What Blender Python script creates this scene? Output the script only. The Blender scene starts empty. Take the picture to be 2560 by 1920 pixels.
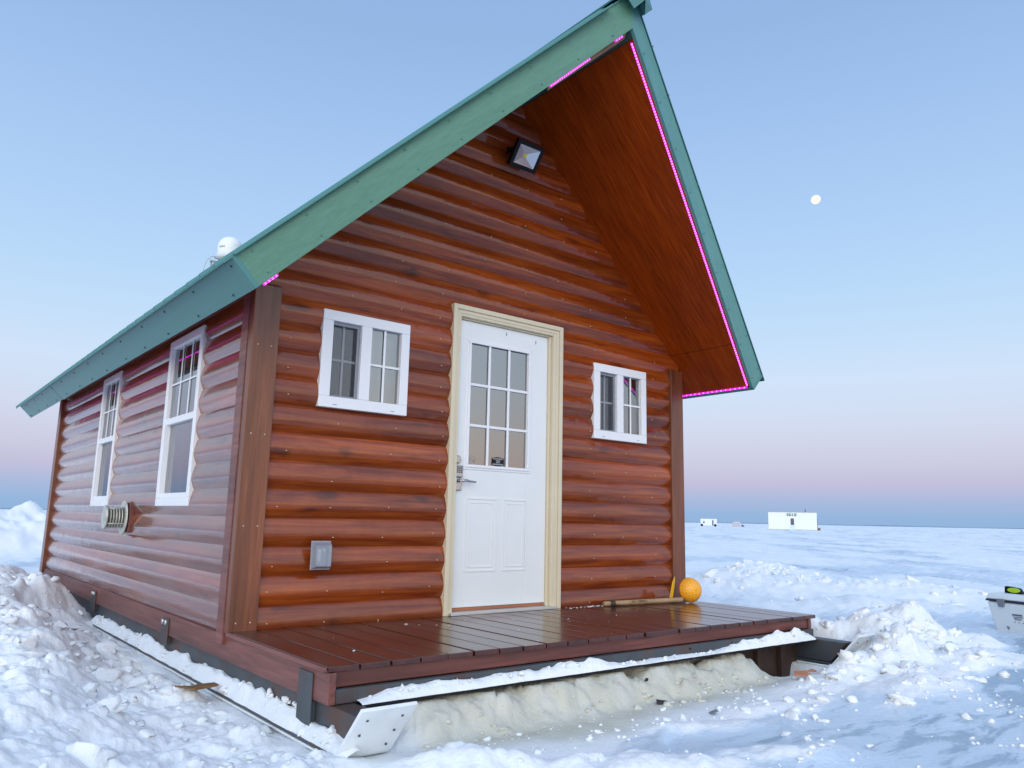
import bpy, bmesh, math, random
import numpy as np
from mathutils import Vector, Matrix
random.seed(7)
SC = bpy.context.scene
COL = SC.collection
# ------------------------------------------------------------------ camera
CAM = Vector((-1.6641, -4.6262, 0.6667)); PITCH, YAW, ROLL, FPX = 0.1741, -0.6764, 0.0220, 1938.4
fw = Vector((-math.sin(YAW)*math.cos(PITCH), math.cos(YAW)*math.cos(PITCH), math.sin(PITCH)))
rt = Vector((math.cos(YAW), math.sin(YAW), 0)); upv = rt.cross(fw)
r2 = math.cos(ROLL)*rt + math.sin(ROLL)*upv; u2 = -math.sin(ROLL)*rt + math.cos(ROLL)*upv
cd = bpy.data.cameras.new('camera'); cam = bpy.data.objects.new('camera', cd); COL.objects.link(cam)
cd.sensor_width = 36; cd.lens = 36*FPX/2560; cd.clip_start = 0.05; cd.clip_end = 30000
M = Matrix((r2, u2, -fw)).transposed().to_4x4(); M.translation = CAM; cam.matrix_world = M
SC.camera = cam
# ------------------------------------------------------------------ colour helper
def lin(r, g, b):
    f = lambda c: (c/255/12.92) if c/255 <= .04045 else ((c/255+.055)/1.055)**2.4
    return (f(r), f(g), f(b), 1)
# ------------------------------------------------------------------ sky: twilight, sun just down behind the camera
SUN_EL, SUN_AZ = math.radians(4), math.radians(222)          # azimuth clockwise from +Y
wd = bpy.data.worlds.new("World"); SC.world = wd; wd.use_nodes = True
nt = wd.node_tree; nt.nodes.clear()
def wn(t, **k):
    n = nt.nodes.new(t)
    for a, v in k.items(): setattr(n, a, v)
    return n
def wl(a, b): nt.links.new(a, b)
tc = wn('ShaderNodeTexCoord'); nrm = wn('ShaderNodeVectorMath', operation='NORMALIZE'); wl(tc.outputs['Generated'], nrm.inputs[0])
sp = wn('ShaderNodeSeparateXYZ'); wl(nrm.outputs[0], sp.inputs[0])
asn = wn('ShaderNodeMath', operation='ARCSINE'); wl(sp.outputs['Z'], asn.inputs[0])
mx = wn('ShaderNodeMath', operation='MAXIMUM'); wl(asn.outputs[0], mx.inputs[0]); mx.inputs[1].default_value = 0
dv = wn('ShaderNodeMath', operation='DIVIDE'); wl(mx.outputs[0], dv.inputs[0]); dv.inputs[1].default_value = math.pi/2
sq = wn('ShaderNodeMath', operation='SQRT'); wl(dv.outputs[0], sq.inputs[0])
def ramp(stops, gain=1):
    n = wn('ShaderNodeValToRGB'); e = n.color_ramp.elements
    while len(e) > 1: e.remove(e[-1])
    for i, (deg, c) in enumerate(stops):
        p = math.sqrt(deg/90); x = e[0] if i == 0 else e.new(p); x.position = p
        L = lin(*c); x.color = (L[0]*gain, L[1]*gain, L[2]*gain, 1)
    wl(sq.outputs[0], n.inputs[0]); return n
EAST = ramp([(0,(143,180,222)),(.7,(146,182,224)),(1.7,(164,185,224)),(3.0,(192,190,222)),(4.6,(203,204,229)),(7,(209,218,241)),(10,(207,226,250)),
             (15.7,(186,218,250)),(22,(172,206,246)),(28,(160,194,239)),(34,(148,183,229)),(50,(140,175,226)),(90,(150,180,225))])
WEST = ramp([(0,(250,200,150)),(3,(246,212,178)),(6,(232,220,204)),(10,(216,224,228)),(16,(206,222,236)),(30,(204,220,240)),(50,(185,206,238)),(90,(150,180,225))], 1.0)
dt = wn('ShaderNodeVectorMath', operation='DOT_PRODUCT'); wl(nrm.outputs[0], dt.inputs[0])
dt.inputs[1].default_value = (math.sin(SUN_AZ), math.cos(SUN_AZ), 0)
mr = wn('ShaderNodeMapRange', interpolation_type='SMOOTHSTEP'); wl(dt.outputs['Value'], mr.inputs[0])
mr.inputs[1].default_value = -.45; mr.inputs[2].default_value = .75
wg = wn('ShaderNodeVectorMath', operation='SCALE'); wl(WEST.outputs[0], wg.inputs[0]); wg.inputs[3].default_value = 2.05
mixc = wn('ShaderNodeMix', data_type='RGBA'); wl(mr.outputs[0], mixc.inputs[0]); wl(EAST.outputs[0], mixc.inputs[6]); wl(wg.outputs[0], mixc.inputs[7])
bg1 = wn('ShaderNodeBackground'); wl(mixc.outputs[2], bg1.inputs[0]); bg1.inputs[1].default_value = .97
sky = wn('ShaderNodeTexSky', sky_type='NISHITA'); sky.sun_disc = False; sky.sun_elevation = SUN_EL; sky.sun_rotation = SUN_AZ
bg2 = wn('ShaderNodeBackground'); wl(sky.outputs[0], bg2.inputs[0]); bg2.inputs[1].default_value = .012
ad = wn('ShaderNodeAddShader'); wl(bg1.outputs[0], ad.inputs[0]); wl(bg2.outputs[0], ad.inputs[1])
ow = wn('ShaderNodeOutputWorld'); wl(ad.outputs[0], ow.inputs[0])
# low soft glow of the set sun
sd = bpy.data.lights.new('sun', 'SUN'); sd.energy = 1.0; sd.angle = math.radians(50); sd.color = (1, .94, .88)
so = bpy.data.objects.new('sun', sd); COL.objects.link(so)
el = math.radians(14)
sv = Vector((math.sin(SUN_AZ)*math.cos(el), math.cos(SUN_AZ)*math.cos(el), math.sin(el)))
so.rotation_euler = sv.to_track_quat('Z', 'Y').to_euler()
SC.view_settings.view_transform = 'Standard'; SC.view_settings.look = 'None'
SC.view_settings.exposure = 0; SC.view_settings.gamma = 1

# ------------------------------------------------------------------ noise (numpy)
def _h(ix, iy, s):
    n = (ix.astype(np.int64)*374761393 + iy.astype(np.int64)*668265263 + s*1442695041) & 0xffffffff
    n = ((n ^ (n >> 13))*1274126177) & 0xffffffff
    n = ((n ^ (n >> 16))*2246822519) & 0xffffffff
    return (n ^ (n >> 15))/4294967296.0
def vn(x, y, s=0):
    x = np.asarray(x, float); y = np.asarray(y, float)
    ix = np.floor(x); iy = np.floor(y); fx = x-ix; fy = y-iy
    fx = fx*fx*fx*(fx*(fx*6-15)+10); fy = fy*fy*fy*(fy*(fy*6-15)+10)
    a = _h(ix, iy, s); b = _h(ix+1, iy, s); c = _h(ix, iy+1, s); d = _h(ix+1, iy+1, s)
    return (a*(1-fx)+b*fx)*(1-fy)+(c*(1-fx)+d*fx)*fy*1.0 - .5
def fbm(x, y, o=4, s=0):
    r = 0; a = 1.
    for i in range(o): r = r+a*vn(x*2**i, y*2**i, s+i*17); a *= .5
    return r
def worley(x, y, s=0):                       # F1 distance and a random number of the nearest cell
    ix = np.floor(x); iy = np.floor(y); best = np.full(np.shape(x), 9.); rid = np.zeros(np.shape(x))
    for dx in (-1, 0, 1):
        for dy in (-1, 0, 1):
            px = ix+dx+_h(ix+dx, iy+dy, s); py = iy+dy+_h(ix+dx, iy+dy, s+5)
            d = np.hypot(px-x, py-y); m = d < best
            best = np.where(m, d, best); rid = np.where(m, _h(ix+dx, iy+dy, s+9), rid)
    return best, rid
def ss(a, b, x):
    t = np.clip((x-a)/(b-a), 0, 1); return t*t*(3-2*t)

# ------------------------------------------------------------------ objects
def tag(o, label=None, cat=None, group=None, kind=None):
    if label: o['label'] = label
    if cat: o['category'] = cat
    if group: o['group'] = group
    if kind: o['kind'] = kind
    return o
def thing(name, label, cat, loc=(0,0,0), group=None):
    o = bpy.data.objects.new(name, None); COL.objects.link(o); o.location = loc; o.empty_display_size = .2
    return tag(o, label, cat, group)
def root_of(p):
    v = Vector((0,0,0))
    while p: v += p.location; p = p.parent
    return v
class MB:
    def __init__(s): s.v = []; s.f = []; s.sm = []; s.mi = []
    def quad(s, *p, smooth=False, mi=0):
        b = len(s.v); s.v += [tuple(q) for q in p]; s.f.append(tuple(range(b, b+len(p)))); s.sm.append(smooth); s.mi.append(mi)
    def box(s, x0, x1, y0, y1, z0, z1, mi=0):
        s.hexa([(x0,y0,z0),(x1,y0,z0),(x1,y1,z0),(x0,y1,z0),(x0,y0,z1),(x1,y0,z1),(x1,y1,z1),(x0,y1,z1)], mi)
    def hexa(s, p, mi=0):                    # 4 bottom (ccw from above), 4 top
        b = len(s.v); s.v += [tuple(q) for q in p]
        for f in ((3,2,1,0),(4,5,6,7),(0,1,5,4),(1,2,6,5),(2,3,7,6),(3,0,4,7)):
            s.f.append(tuple(b+i for i in f)); s.sm.append(False); s.mi.append(mi)
    def prism(s, poly, d, mi=0):             # closed polygon (list of 3d pts) extruded along vector d
        n = len(poly); b = len(s.v); d = Vector(d)
        s.v += [tuple(p) for p in poly]+[tuple(Vector(p)+d) for p in poly]
        s.f.append(tuple(b+i for i in reversed(range(n)))); s.f.append(tuple(b+n+i for i in range(n)))
        for i in range(n): j = (i+1) % n; s.f.append((b+i, b+j, b+n+j, b+n+i))
        s.sm += [False]*(n+2); s.mi += [mi]*(n+2)
    def tube(s, pts, r, n=10, caps=True, mi=0, smooth=True):
        pts = [Vector(p) for p in pts]; rr = r if hasattr(r, '__len__') else [r]*len(pts); b = len(s.v)
        t0 = (pts[1]-pts[0]).normalized(); a = t0.orthogonal().normalized()
        for i, p in enumerate(pts):
            t = (pts[min(i+1, len(pts)-1)]-pts[max(i-1, 0)]).normalized()
            a = (a-a.dot(t)*t).normalized(); c = t.cross(a)
            for k in range(n):
                q = 2*math.pi*k/n; s.v.append(tuple(p+rr[i]*(math.cos(q)*a+math.sin(q)*c)))
        for i in range(len(pts)-1):
            for k in range(n):
                j = (k+1) % n; s.f.append((b+i*n+k, b+i*n+j, b+(i+1)*n+j, b+(i+1)*n+k)); s.sm.append(smooth); s.mi.append(mi)
        if caps:
            e = b+(len(pts)-1)*n
            s.f.append(tuple(b+k for k in reversed(range(n)))); s.f.append(tuple(e+k for k in range(n))); s.sm += [False]*2; s.mi += [mi]*2
    def build(s, name, mats, parent=None, bevel=0, loc=None, seg=2):
        me = bpy.data.meshes.new(name)
        off = root_of(parent) if parent else Vector(loc or (0,0,0))
        me.from_pydata([tuple(Vector(v)-off) for v in s.v], [], s.f)
        me.polygons.foreach_set('use_smooth', s.sm)
        for m in (mats if isinstance(mats, (list, tuple)) else [mats]): me.materials.append(m)
        me.polygons.foreach_set('material_index', s.mi); me.update()
        o = bpy.data.objects.new(name, me); COL.objects.link(o)
        if parent: o.parent = parent
        else: o.location = off
        if bevel:
            b = o.modifiers.new('bevel', 'BEVEL'); b.width = bevel; b.segments = seg; b.limit_method = 'ANGLE'; b.angle_limit = math.radians(40)
        return o
def np_mesh(name, verts, faces, mat, attrs=None, smooth=True, parent=None, loc=None):
    me = bpy.data.meshes.new(name); k = faces.shape[1]
    off = np.array(root_of(parent) if parent else (loc or (0,0,0)), float); verts = verts-off
    me.vertices.add(len(verts)); me.vertices.foreach_set('co', verts.astype(np.float32).ravel())
    me.loops.add(faces.size); me.loops.foreach_set('vertex_index', faces.astype(np.int32).ravel())
    me.polygons.add(len(faces)); me.polygons.foreach_set('loop_start', np.arange(0, faces.size, k, dtype=np.int32))
    me.polygons.foreach_set('use_smooth', np.full(len(faces), smooth))
    for a, v in (attrs or {}).items():
        at = me.attributes.new(a, 'FLOAT', 'POINT'); at.data.foreach_set('value', np.asarray(v, np.float32))
    me.materials.append(mat); me.update(calc_edges=True); me.validate()
    o = bpy.data.objects.new(name, me); COL.objects.link(o)
    if parent: o.parent = parent
    else: o.location = off
    return o
def text_obj(body, size, mat, name, parent, origin, xdir, ydir, extrude=.0006, squeeze=1):
    cu = bpy.data.curves.new('t', 'FONT'); cu.body = body; cu.size = size; cu.align_x = 'CENTER'; cu.align_y = 'CENTER'; cu.extrude = extrude
    t = bpy.data.objects.new('t', cu); COL.objects.link(t); bpy.context.view_layer.update()
    me = bpy.data.meshes.new_from_object(t.evaluated_get(bpy.context.evaluated_depsgraph_get()))
    bpy.data.objects.remove(t); bpy.data.curves.remove(cu)
    X = Vector(xdir).normalized(); Y = Vector(ydir); Y = (Y-Y.dot(X)*X).normalized(); Z = X.cross(Y)
    off = root_of(parent); O = Vector(origin)
    for v in me.vertices: c = v.co.copy(); v.co = O+X*c.x*squeeze+Y*c.y+Z*c.z-off
    me.materials.clear(); me.materials.append(mat)
    o = bpy.data.objects.new(name, me); COL.objects.link(o); o.parent = parent; return o

# ------------------------------------------------------------------ materials
def mat(name):
    m = bpy.data.materials.new(name); m.use_nodes = True; t = m.node_tree
    return m, t, t.nodes['Principled BSDF']
def N(t, ty, **k):
    n = t.nodes.new(ty)
    for a, v in k.items(): setattr(n, a, v)
    return n
def plain(name, c, rough=.5, metal=0, var=.08, scale=6, bump=0, spec=.5, coat=0, bscale=60, dirt=None):
    m, t, b = mat(name); tcn = N(t, 'ShaderNodeTexCoord'); nz = N(t, 'ShaderNodeTexNoise'); nz.inputs['Scale'].default_value = scale; nz.inputs['Detail'].default_value = 6
    t.links.new(tcn.outputs['Object'], nz.inputs['Vector'])
    r = N(t, 'ShaderNodeValToRGB'); e = r.color_ramp.elements
    e[0].position = .3; e[1].position = .7
    e[0].color = tuple(min(1, x*(1-var)) for x in c[:3])+(1,); e[1].color = tuple(min(1, x*(1+var)) for x in c[:3])+(1,)
    t.links.new(nz.outputs['Fac'], r.inputs[0]); src = r.outputs[0]
    if dirt:                                  # (colour, amount, scale)
        n2 = N(t, 'ShaderNodeTexNoise'); n2.inputs['Scale'].default_value = dirt[2]; n2.inputs['Detail'].default_value = 8; t.links.new(tcn.outputs['Object'], n2.inputs['Vector'])
        mr_ = N(t, 'ShaderNodeMapRange'); mr_.inputs[1].default_value = .5; mr_.inputs[2].default_value = .68; mr_.inputs[4].default_value = dirt[1]; t.links.new(n2.outputs['Fac'], mr_.inputs[0])
        mm = N(t, 'ShaderNodeMix', data_type='RGBA'); t.links.new(mr_.outputs[0], mm.inputs[0]); t.links.new(src, mm.inputs[6]); mm.inputs[7].default_value = tuple(dirt[0][:3])+(1,); src = mm.outputs[2]
    t.links.new(src, b.inputs['Base Color'])
    b.inputs['Roughness'].default_value = rough; b.inputs['Metallic'].default_value = metal; b.inputs['Specular IOR Level'].default_value = spec
    if coat: b.inputs['Coat Weight'].default_value = coat; b.inputs['Coat Roughness'].default_value = .1
    if bump:
        n3 = N(t, 'ShaderNodeTexNoise'); n3.inputs['Scale'].default_value = bscale; n3.inputs['Detail'].default_value = 5; t.links.new(tcn.outputs['Object'], n3.inputs['Vector'])
        bp = N(t, 'ShaderNodeBump'); bp.inputs['Strength'].default_value = bump; bp.inputs['Distance'].default_value = .01; t.links.new(n3.outputs['Fac'], bp.inputs['Height']); t.links.new(bp.outputs[0], b.inputs['Normal'])
    return m
def wood(name, dark, mid, light, axis='x', rough=.3, coat=.5, crough=.1, along=.9, across=16, knots=True, bump=.12, cour=False, wav=0.0, kcol=(.03,.008,.004), spec=.5, rot=None, scl=None, civ=1.5, pv=(.68, 1.28)):
    m, t, b = mat(name); tcn = N(t, 'ShaderNodeTexCoord'); L = t.links.new
    ai = 'xyz'.index(axis); vec = tcn.outputs['Object']
    if cour:                                  # every course / board shifts its own grain
        at = N(t, 'ShaderNodeAttribute', attribute_name='rnd'); cb = N(t, 'ShaderNodeCombineXYZ'); ml = N(t, 'ShaderNodeMath', operation='MULTIPLY'); ml.inputs[1].default_value = 37.
        L(at.outputs['Fac'], ml.inputs[0])
        for i in range(3): L(ml.outputs[0], cb.inputs[i])
        va = N(t, 'ShaderNodeVectorMath', operation='ADD'); L(vec, va.inputs[0]); L(cb.outputs[0], va.inputs[1]); vec = va.outputs[0]
    if rot is not None:
        mr0 = N(t, 'ShaderNodeMapping'); mr0.inputs['Rotation'].default_value = (0, rot, 0); L(vec, mr0.inputs['Vector']); vec = mr0.outputs[0]
    mp = N(t, 'ShaderNodeMapping'); s = [across]*3; s[ai] = along; s = scl or s; mp.inputs['Scale'].default_value = s; L(vec, mp.inputs['Vector'])
    n1 = N(t, 'ShaderNodeTexNoise'); n1.inputs['Scale'].default_value = 1.6; n1.inputs['Detail'].default_value = 9; n1.inputs['Roughness'].default_value = .68; n1.inputs['Distortion'].default_value = .5; L(mp.outputs[0], n1.inputs['Vector'])
    rp = N(t, 'ShaderNodeValToRGB'); e = rp.color_ramp.elements; e[0].position = .3; e[0].color = tuple(dark)+(1,); e[1].position = .72; e[1].color = tuple(light)+(1,); q = e.new(.5); q.color = tuple(mid)+(1,)
    L(n1.outputs['Fac'], rp.inputs[0]); src = rp.outputs[0]
    mp2 = N(t, 'ShaderNodeMapping'); s = [4.]*3; s[ai] = .5; mp2.inputs['Scale'].default_value = s; L(vec, mp2.inputs['Vector'])
    n2 = N(t, 'ShaderNodeTexNoise'); n2.inputs['Scale'].default_value = 1.3; n2.inputs['Detail'].default_value = 3; L(mp2.outputs[0], n2.inputs['Vector'])
    mr1 = N(t, 'ShaderNodeMapRange'); mr1.inputs[1].default_value = .3; mr1.inputs[2].default_value = .7; mr1.inputs[3].default_value = pv[0]; mr1.inputs[4].default_value = pv[1]; L(n2.outputs['Fac'], mr1.inputs[0])
    sc = N(t, 'ShaderNodeVectorMath', operation='SCALE'); L(src, sc.inputs[0]); L(mr1.outputs[0], sc.inputs[3]); src = sc.outputs[0]
    if cour:
        mr2 = N(t, 'ShaderNodeMapRange'); mr2.inputs[3].default_value = .78; mr2.inputs[4].default_value = 1.22; L(at.outputs['Fac'], mr2.inputs[0])
        sc2 = N(t, 'ShaderNodeVectorMath', operation='SCALE'); L(src, sc2.inputs[0]); L(mr2.outputs[0], sc2.inputs[3]); src = sc2.outputs[0]
    if knots:
        mp3 = N(t, 'ShaderNodeMapping'); s = [6.5]*3; s[ai] = 2.3; mp3.inputs['Scale'].default_value = s; L(vec, mp3.inputs['Vector'])
        nd = N(t, 'ShaderNodeTexNoise'); nd.inputs['Scale'].default_value = 3; L(mp3.outputs[0], nd.inputs['Vector'])
        vm = N(t, 'ShaderNodeMix', data_type='RGBA', blend_type='LINEAR_LIGHT'); vm.inputs[0].default_value = .22; L(mp3.outputs[0], vm.inputs[6]); L(nd.outputs['Color'], vm.inputs[7])
        vo = N(t, 'ShaderNodeTexVoronoi'); vo.inputs['Scale'].default_value = 1; L(vm.outputs[2], vo.inputs['Vector'])
        sx = N(t, 'ShaderNodeSeparateColor'); L(vo.outputs['Color'], sx.inputs[0])
        lt = N(t, 'ShaderNodeMath', operation='LESS_THAN'); lt.inputs[1].default_value = .5; L(sx.outputs[0], lt.inputs[0])
        mk = N(t, 'ShaderNodeMapRange', interpolation_type='SMOOTHSTEP'); mk.inputs[1].default_value = .07; mk.inputs[2].default_value = .26; mk.inputs[3].default_value = .65; mk.inputs[4].default_value = 0; L(vo.outputs['Distance'], mk.inputs[0])
        mu = N(t, 'ShaderNodeMath', operation='MULTIPLY'); L(lt.outputs[0], mu.inputs[0]); L(mk.outputs[0], mu.inputs[1])
        km = N(t, 'ShaderNodeMix', data_type='RGBA'); L(mu.outputs[0], km.inputs[0]); L(src, km.inputs[6]); km.inputs[7].default_value = tuple(kcol)+(1,); src = km.outputs[2]
    L(src, b.inputs['Base Color'])
    b.inputs['Roughness'].default_value = rough; b.inputs['Coat Weight'].default_value = coat; b.inputs['Coat Roughness'].default_value = crough; b.inputs['Specular IOR Level'].default_value = spec; b.inputs['Coat IOR'].default_value = civ
    bp = N(t, 'ShaderNodeBump'); bp.inputs['Strength'].default_value = bump; bp.inputs['Distance'].default_value = .004; L(n1.outputs['Fac'], bp.inputs['Height']); L(bp.outputs[0], b.inputs['Normal'])
    if wav:                                   # varnished surface not quite straight along the log
        mp4 = N(t, 'ShaderNodeMapping'); s = [2.]*3; s[ai] = 5.5; mp4.inputs['Scale'].default_value = s; L(vec, mp4.inputs['Vector'])
        n4 = N(t, 'ShaderNodeTexNoise'); n4.inputs['Scale'].default_value = 1; n4.inputs['Detail'].default_value = 2; L(mp4.outputs[0], n4.inputs['Vector'])
        b2 = N(t, 'ShaderNodeBump'); b2.inputs['Strength'].default_value = wav; b2.inputs['Distance'].default_value = .02; L(n4.outputs['Fac'], b2.inputs['Height']); L(b2.outputs[0], bp.inputs['Normal'])
        L(b2.outputs[0], b.inputs['Coat Normal'])
    return m
def emis(name, c, s):
    m, t, b = mat(name); b.inputs['Base Color'].default_value = (.8,.8,.8,1); b.inputs['Emission Color'].default_value = tuple(c)+(1,); b.inputs['Emission Strength'].default_value = s; return m
def glass(name, tint=(.75,.8,.82), refl=1.9):
    m, t, b = mat(name); t.nodes.remove(b); L = t.links.new
    tr = N(t, 'ShaderNodeBsdfTransparent'); tr.inputs[0].default_value = tuple(tint)+(1,)
    gl = N(t, 'ShaderNodeBsdfGlossy'); gl.inputs['Roughness'].default_value = .0; gl.inputs[0].default_value = (.95,.97,1,1)
    fr = N(t, 'ShaderNodeFresnel'); fr.inputs[0].default_value = refl; mi = N(t, 'ShaderNodeMixShader')
    L(fr.outputs[0], mi.inputs[0]); L(tr.outputs[0], mi.inputs[1]); L(gl.outputs[0], mi.inputs[2]); L(mi.outputs[0], t.nodes['Material Output'].inputs[0]); return m

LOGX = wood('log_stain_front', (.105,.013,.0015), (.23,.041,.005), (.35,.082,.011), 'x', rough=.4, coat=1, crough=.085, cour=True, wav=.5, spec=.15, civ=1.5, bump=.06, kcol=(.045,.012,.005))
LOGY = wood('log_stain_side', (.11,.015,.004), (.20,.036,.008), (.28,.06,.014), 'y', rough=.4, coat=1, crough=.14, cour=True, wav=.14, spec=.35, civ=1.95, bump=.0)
POST = wood('corner_board_stain', (.10,.026,.010), (.17,.047,.017), (.24,.075,.026), 'z', rough=.4, coat=.3, crough=.2)
SOFFR = wood('soffit_plywood', (.13,.014,.001), (.26,.036,.002), (.40,.072,.005), 'x', rough=.5, coat=.1, crough=.25, knots=False, rot=-.775, scl=(2.2,60,2.2), spec=.1, pv=(.84,1.16))
SOFFL = wood('soffit_plywood', (.13,.014,.001), (.26,.036,.002), (.40,.072,.005), 'x', rough=.5, coat=.1, crough=.25, knots=False, rot=.775, scl=(2.2,60,2.2), spec=.1, pv=(.84,1.16))
DECK = wood('deck_stain', (.040,.008,.005), (.062,.013,.007), (.09,.02,.010), 'y', rough=.30, coat=.5, crough=.16, cour=True, kcol=(.02,.005,.004))
RIMX = wood('rim_stain_x', (.075,.02,.014), (.155,.043,.032), (.24,.08,.058), 'x', rough=.5, coat=.15, crough=.3)
RIMY = wood('rim_stain_y', (.09,.030,.024), (.17,.058,.047), (.25,.10,.08), 'y', rough=.5, coat=.15, crough=.3)
GREEN = plain('green_metal', (.062,.205,.190), .42, var=.02, scale=2.5, bump=.02)
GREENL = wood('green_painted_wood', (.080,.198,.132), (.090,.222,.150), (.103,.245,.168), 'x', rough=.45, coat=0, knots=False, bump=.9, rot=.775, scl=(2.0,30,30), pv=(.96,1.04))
GREENR_SKYLIT = wood('green_painted_wood', (.092,.255,.225), (.105,.275,.24), (.115,.295,.255), 'x', rough=.42, coat=0, knots=False, bump=.2, rot=-.775, scl=(1.0,20,20), pv=(.96,1.04))  # same green paint, lighter and bluer: sky reflection put into the colour
WHITE = plain('white_vinyl', (.80,.81,.83), .38, var=.015)
DOORW = plain('white_door_paint', (.76,.78,.78), .4, var=.015)
CREAM = plain('cream_trim_paint', (.66,.58,.42), .45, var=.04, scale=3)
GREYF = plain('grey_screen_frame', (.24,.26,.30), .4)
BLACK = plain('black_metal', (.008,.008,.009), .55, spec=.25)
DARKG = plain('dark_grey', (.07,.08,.10), .5)
STEEL = plain('dark_steel', (.075,.088,.098), .5, metal=.3, var=.15, scale=5, bump=.05, dirt=((.13,.055,.03), .75, 4))
RUSTY = plain('rusty_steel', (.055,.030,.020), .7, var=.3, scale=9, bump=.2)
HDPE = plain('white_plastic', (.80,.83,.84), .35, var=.03, scale=4, dirt=((.6,.62,.62), .35, 9))
ALU = plain('cast_aluminium', (.62,.62,.60), .35, metal=.6, var=.08)
CHROME = plain('satin_nickel', (.45,.45,.45), .25, metal=1)
PINE = plain('interior_pine', (.35,.24,.14), .6, var=.12)
CURT = plain('curtain_cloth', (.84,.85,.85), .8, var=.04)
GLASS = glass('window_glass', (.78,.84,.86), 3.0); GLASSD = glass('door_glass', (.75,.77,.77), 3.4); GLASSS = glass('side_window_glass', (.76,.82,.84), 6.0)
SCREEN, _t, _b = mat('insect_screen'); _t.nodes.remove(_b)
_tr = N(_t, 'ShaderNodeBsdfTransparent'); _df = N(_t, 'ShaderNodeBsdfDiffuse'); _df.inputs[0].default_value = (.10,.11,.13,1); _mi = N(_t, 'ShaderNodeMixShader'); _mi.inputs[0].default_value = .45
_t.links.new(_tr.outputs[0], _mi.inputs[1]); _t.links.new(_df.outputs[0], _mi.inputs[2]); _t.links.new(_mi.outputs[0], _t.nodes['Material Output'].inputs[0])
NAIL = plain('nail_head', (.55,.42,.28), .4)
LED, _t, _b = mat('magenta_led'); _b.inputs['Base Color'].default_value = (.3,.02,.25,1); _b.inputs['Emission Color'].default_value = (.62,.0,.60,1); _b.inputs['Emission Strength'].default_value = 2.2
LEDDOT = emis('magenta_led_diode', (1,.17,.9), 1.35)
LAMP = emis('warm_lamp', (1,.9,.65), 6)
YEL = emis('led_chip_off', (.8,.7,.1), .0); YEL.node_tree.nodes['Principled BSDF'].inputs['Base Color'].default_value = (.75,.65,.08,1)
CLEAR, _t, _b = mat('clear_plastic'); _t.nodes.remove(_b)
_tr = N(_t, 'ShaderNodeBsdfTransparent'); _gl = N(_t, 'ShaderNodeBsdfPrincipled'); _gl.inputs['Base Color'].default_value = (.42,.45,.52,1); _gl.inputs['Roughness'].default_value = .2; _mi = N(_t, 'ShaderNodeMixShader'); _mi.inputs[0].default_value = .6
_t.links.new(_tr.outputs[0], _mi.inputs[1]); _t.links.new(_gl.outputs[0], _mi.inputs[2]); _t.links.new(_mi.outputs[0], _t.nodes['Material Output'].inputs[0])
ORANGE = plain('orange_plastic', (.95,.40,.008), .35, var=.05)
YELLOW = plain('yellow_plastic', (.72,.40,.01), .4)
POLE = plain('bare_wood_pole', (.36,.24,.13), .6, var=.15, scale=8)
ROPE = plain('dark_cord', (.04,.04,.035), .8)
SCRAPW = plain('brown_plywood', (.22,.11,.035), .7, var=.25, scale=9)
SCRAPR = plain('orange_brown_wood', (.42,.17,.09), .7, var=.2, scale=9)
LIME = plain('lime_plastic', (.42,.62,.02), .4)
COOL = plain('cooler_plastic', (.66,.72,.74), .4, var=.02)
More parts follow.
